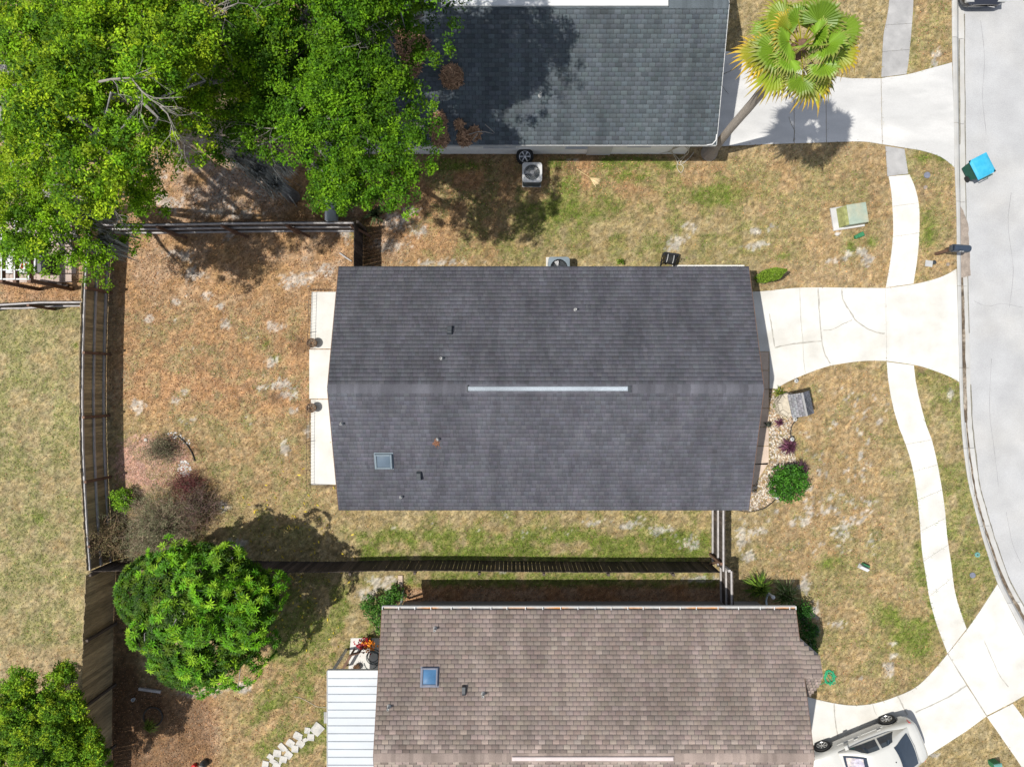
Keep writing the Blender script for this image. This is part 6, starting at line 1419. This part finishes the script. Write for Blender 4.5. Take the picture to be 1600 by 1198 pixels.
    for sg in (1, -1):
        for (a, b, a1, b1) in ((-.42, .78, -.36, .30), (-1.18, -.50, -.92, -.45)):
            g = MB(); v = []; n = 8
            for i in range(n+1):
                for j in (0, 1, 2, 3):
                    tj = j/3; q = (a+(b-a)*i/n)*(1-tj)+(a1+(b1-a1)*i/n)*tj; T_ = ctop(q); w0 = cbw(q); w1 = chw(q); zb = .90; k_ = (T_-.93)/.5; w1 = w0+(w1-w0)*min(1, max(0, k_)) if T_ < 1.38 else w1
                    fr = (.16, .38, .60, .86)[j]; z = zb+(T_-zb)*fr
                    ww = np.interp(fr, [0, .6, .92], [w0, w0*.4+w1*.6, w1]); v.append((q, sg*(ww+.014), z+.004))
            g.add(v, [(4*i+j, 4*i+4+j, 4*i+5+j, 4*i+1+j) for i in range(n) for j in range(3)]); g.build("side_window", M['glass'], t)
        g = MB(); g.box((.62, sg*.9-.09 if sg > 0 else -.99, .90), (.76, .99 if sg > 0 else -.81, 1.02), bev=.03); g.build("wing_mirror", M[paint], t)
        g = MB(); g.add([(-2.165, sg*.60, .66), (-1.95, sg*.835, .66), (-1.93, sg*.83, .84), (-2.12, sg*.60, .84), (-2.05, sg*.55, .67), (-1.9, sg*.7, .67), (-1.9, sg*.7, .83), (-2.05, sg*.55, .83)], [(0, 1, 2, 3), (7, 6, 5, 4), (0, 4, 5, 1), (1, 5, 6, 2), (2, 6, 7, 3), (3, 7, 4, 0)]); g.build("tail_light", M['red'], t)
        g = MB(); g.box((2.05, min(sg*.45, sg*.76), .55), (2.27, max(sg*.45, sg*.76), .68), bev=.03); g.build("headlight", M['lead'], t)
        g = MB(); g.bar((-1.0, sg*.90, .62), (-.1, sg*.902, .62), .02, .03); g.bar((.0, sg*.902, .62), (.9, sg*.897, .62), .02, .03); g.build("side_trim", M[paint], t)
        for hx in (-.85, .1): g = MB(); g.bar((hx, sg*.905, .74), (hx+.16, sg*.905, .745), .03, .025); g.build("door_handle", M[paint], t)
        for c0 in (-wl, wl):
            Mx = Matrix.Rotation(R(-90*sg), 3, 'X'); wh = bpy.data.objects.new("wheel", None)
            tire, rim, back = wheel_parts(None, .315, .2, Mx, (c0, sg*.80, .315-z0), spokes=7)
            to = tire.build("wheel", M['rubber'], t, smooth=True); rim.build("rim", M['chrome'], to); back.build("hub", M['metal_dark'], to); bpy.data.objects.remove(wh)
            g = MB(); g.lathe([(0, .0), (.35, 0)], (c0, sg*.70, .32), 24, Mx, cap=False); g.build("wheel_well", M['black'], t)
    g = MB(); g.lathe([(.0, 0), (.025, 0), (.015, .03), (0, .05)], (-.72, 0, 1.42), 10); g.build("antenna", M['metal_dark'], t)
    g = MB(); g.tube([surf(-1.64, -.9)+Vector((-.02, 0, .012)), surf(-1.67, 0)+Vector((-.05, 0, .012)), surf(-1.64, .9)+Vector((-.02, 0, .012))], .006, 4); g.build("window_seal", M['metal_dark'], t)
    g = MB(); g.bar((-2.205, -.26, .55), (-2.205, .26, .55), .012, .13); g.build("number_plate", M['white_plastic'], t)
    t.scale = (.97, .97, .97)
    return t
hd = math.atan2(-1.02, -2.5)
rwx, rwy = P2(1382, 1115); fx, fy = math.cos(hd), math.sin(hd); sxn, syn = -fy, fx   # left of car
# right-hand (north) side wheel touches the point; centre line lies to the south (car's left)
ccx = rwx+fx*1.42+sxn*.86; ccy = rwy+fy*1.42+syn*.86
car("white saloon car parked on the driveway by the brown roofed house", ccx, ccy, hd, 'car_white')
x, y = P2(1537, 0, .4); car("dark car on the road cut by the top edge of the picture", x, 14.28+2.26, R(-90), 'car_dark', z0=-.10)

# ---------------------------------------------------------------- grass and leaf litter
def scatter(n, seed):
    rg = np.random.default_rng(seed); X = rg.uniform(-20, 20, n); Y = rg.uniform(-15.2, 15.2, n); px = X*S(0)+800; py = 599-Y*S(0)
    ok = px < interp(K0, py)-1.5
    for p in HARD: ok &= ~in_poly(px, py, shrink([q for i, q in enumerate(p) if math.dist(q, p[i-1]) > .3], 1.1+.0*len(p)))
    for (x0, x1, y0, y1) in ((cx0+.5, cx1-.55, cy0+.5, cy1-.5), (nx0+.5, nx1-.5, ny0+.5, ny1), (sx0+.5, sx1-.5, sy0, sy1-.5)): ok &= ~((X > x0) & (X < x1) & (Y > y0) & (Y < y1))
    return X[ok], Y[ok], rg
X, Y, rg = scatter(420000, 91); c, lit, gr, sd, dk = ground_color(X, Y, rg)
keep = rg.random(len(X)) < np.clip(.75-.9*sst(.3, .8, sd)-.5*lit-.8*dk+gr*.5, .05, 1); X, Y, c, gr = X[keep], Y[keep], c[keep], gr[keep]; n = len(X)
ln = .045+.05*rg.random(n)+.03*gr; a = rg.random(n)*6.28; w_ = .006+.006*rg.random(n); hh = ln*(.25+.5*rg.random(n)); dx, dy = np.cos(a), np.sin(a)
V = np.stack([np.stack([X-dy*w_, Y+dx*w_, 0*X], 1), np.stack([X+dy*w_, Y-dx*w_, 0*X], 1), np.stack([X+dx*ln, Y+dy*ln, hh], 1)], 1).reshape(-1, 3)
cb = c*(.55+1.15*rg.random((n, 1)))*np.array([1, 1.06, .9]); cb = np.where((rg.random(n) < gr*.6)[:, None], np.array([.12, .19, .02])*(.6+.8*rg.random((n, 1))), cb)
o = link("grass", np_mesh("grass", V, np.arange(3*n).reshape(n, 3), np.repeat(cb, 3, axis=0)), None, M['blade']); tag(o, kind="stuff")
X, Y, rg = scatter(300000, 92); c, lit, gr, sd, dk = ground_color(X, Y, rg)
keep = rg.random(len(X)) < np.clip(lit*.95+dk*.7-gr*.4-.5*sst(.4, .9, sd), .03, 1); X, Y, dk, lit = X[keep], Y[keep], dk[keep], lit[keep]; n = len(X)
pal = np.array([(.42, .21, .09), (.36, .18, .09), (.48, .28, .15), (.25, .12, .06), (.42, .27, .18), (.14, .075, .045)])
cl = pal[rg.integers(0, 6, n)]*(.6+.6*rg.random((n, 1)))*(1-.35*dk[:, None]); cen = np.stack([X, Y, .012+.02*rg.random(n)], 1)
d = rg.normal(size=(n, 3)); d[:, 2] *= .25
o = leaf_mesh("leaf_litter", cen, .052, cl, M['litter'], None, .5, up=.75, seed=8, dirs=d); tag(o, kind="stuff")
# yellow mango leaves on the lawn
rg = np.random.default_rng(44); n = 160; px = rg.normal(455, 45, n); py = rg.normal(880, 65, n); X = (px-800)/S(0); Y = (599-py)/S(0)
o = leaf_mesh("fallen_yellow_leaves", np.stack([X, Y, .03+0*X], 1), .15, np.array([(.55, .42, .05)])*(.6+.6*rg.random((n, 1))), M['litter'], None, .32, up=.9, seed=9); tag(o, kind="stuff")
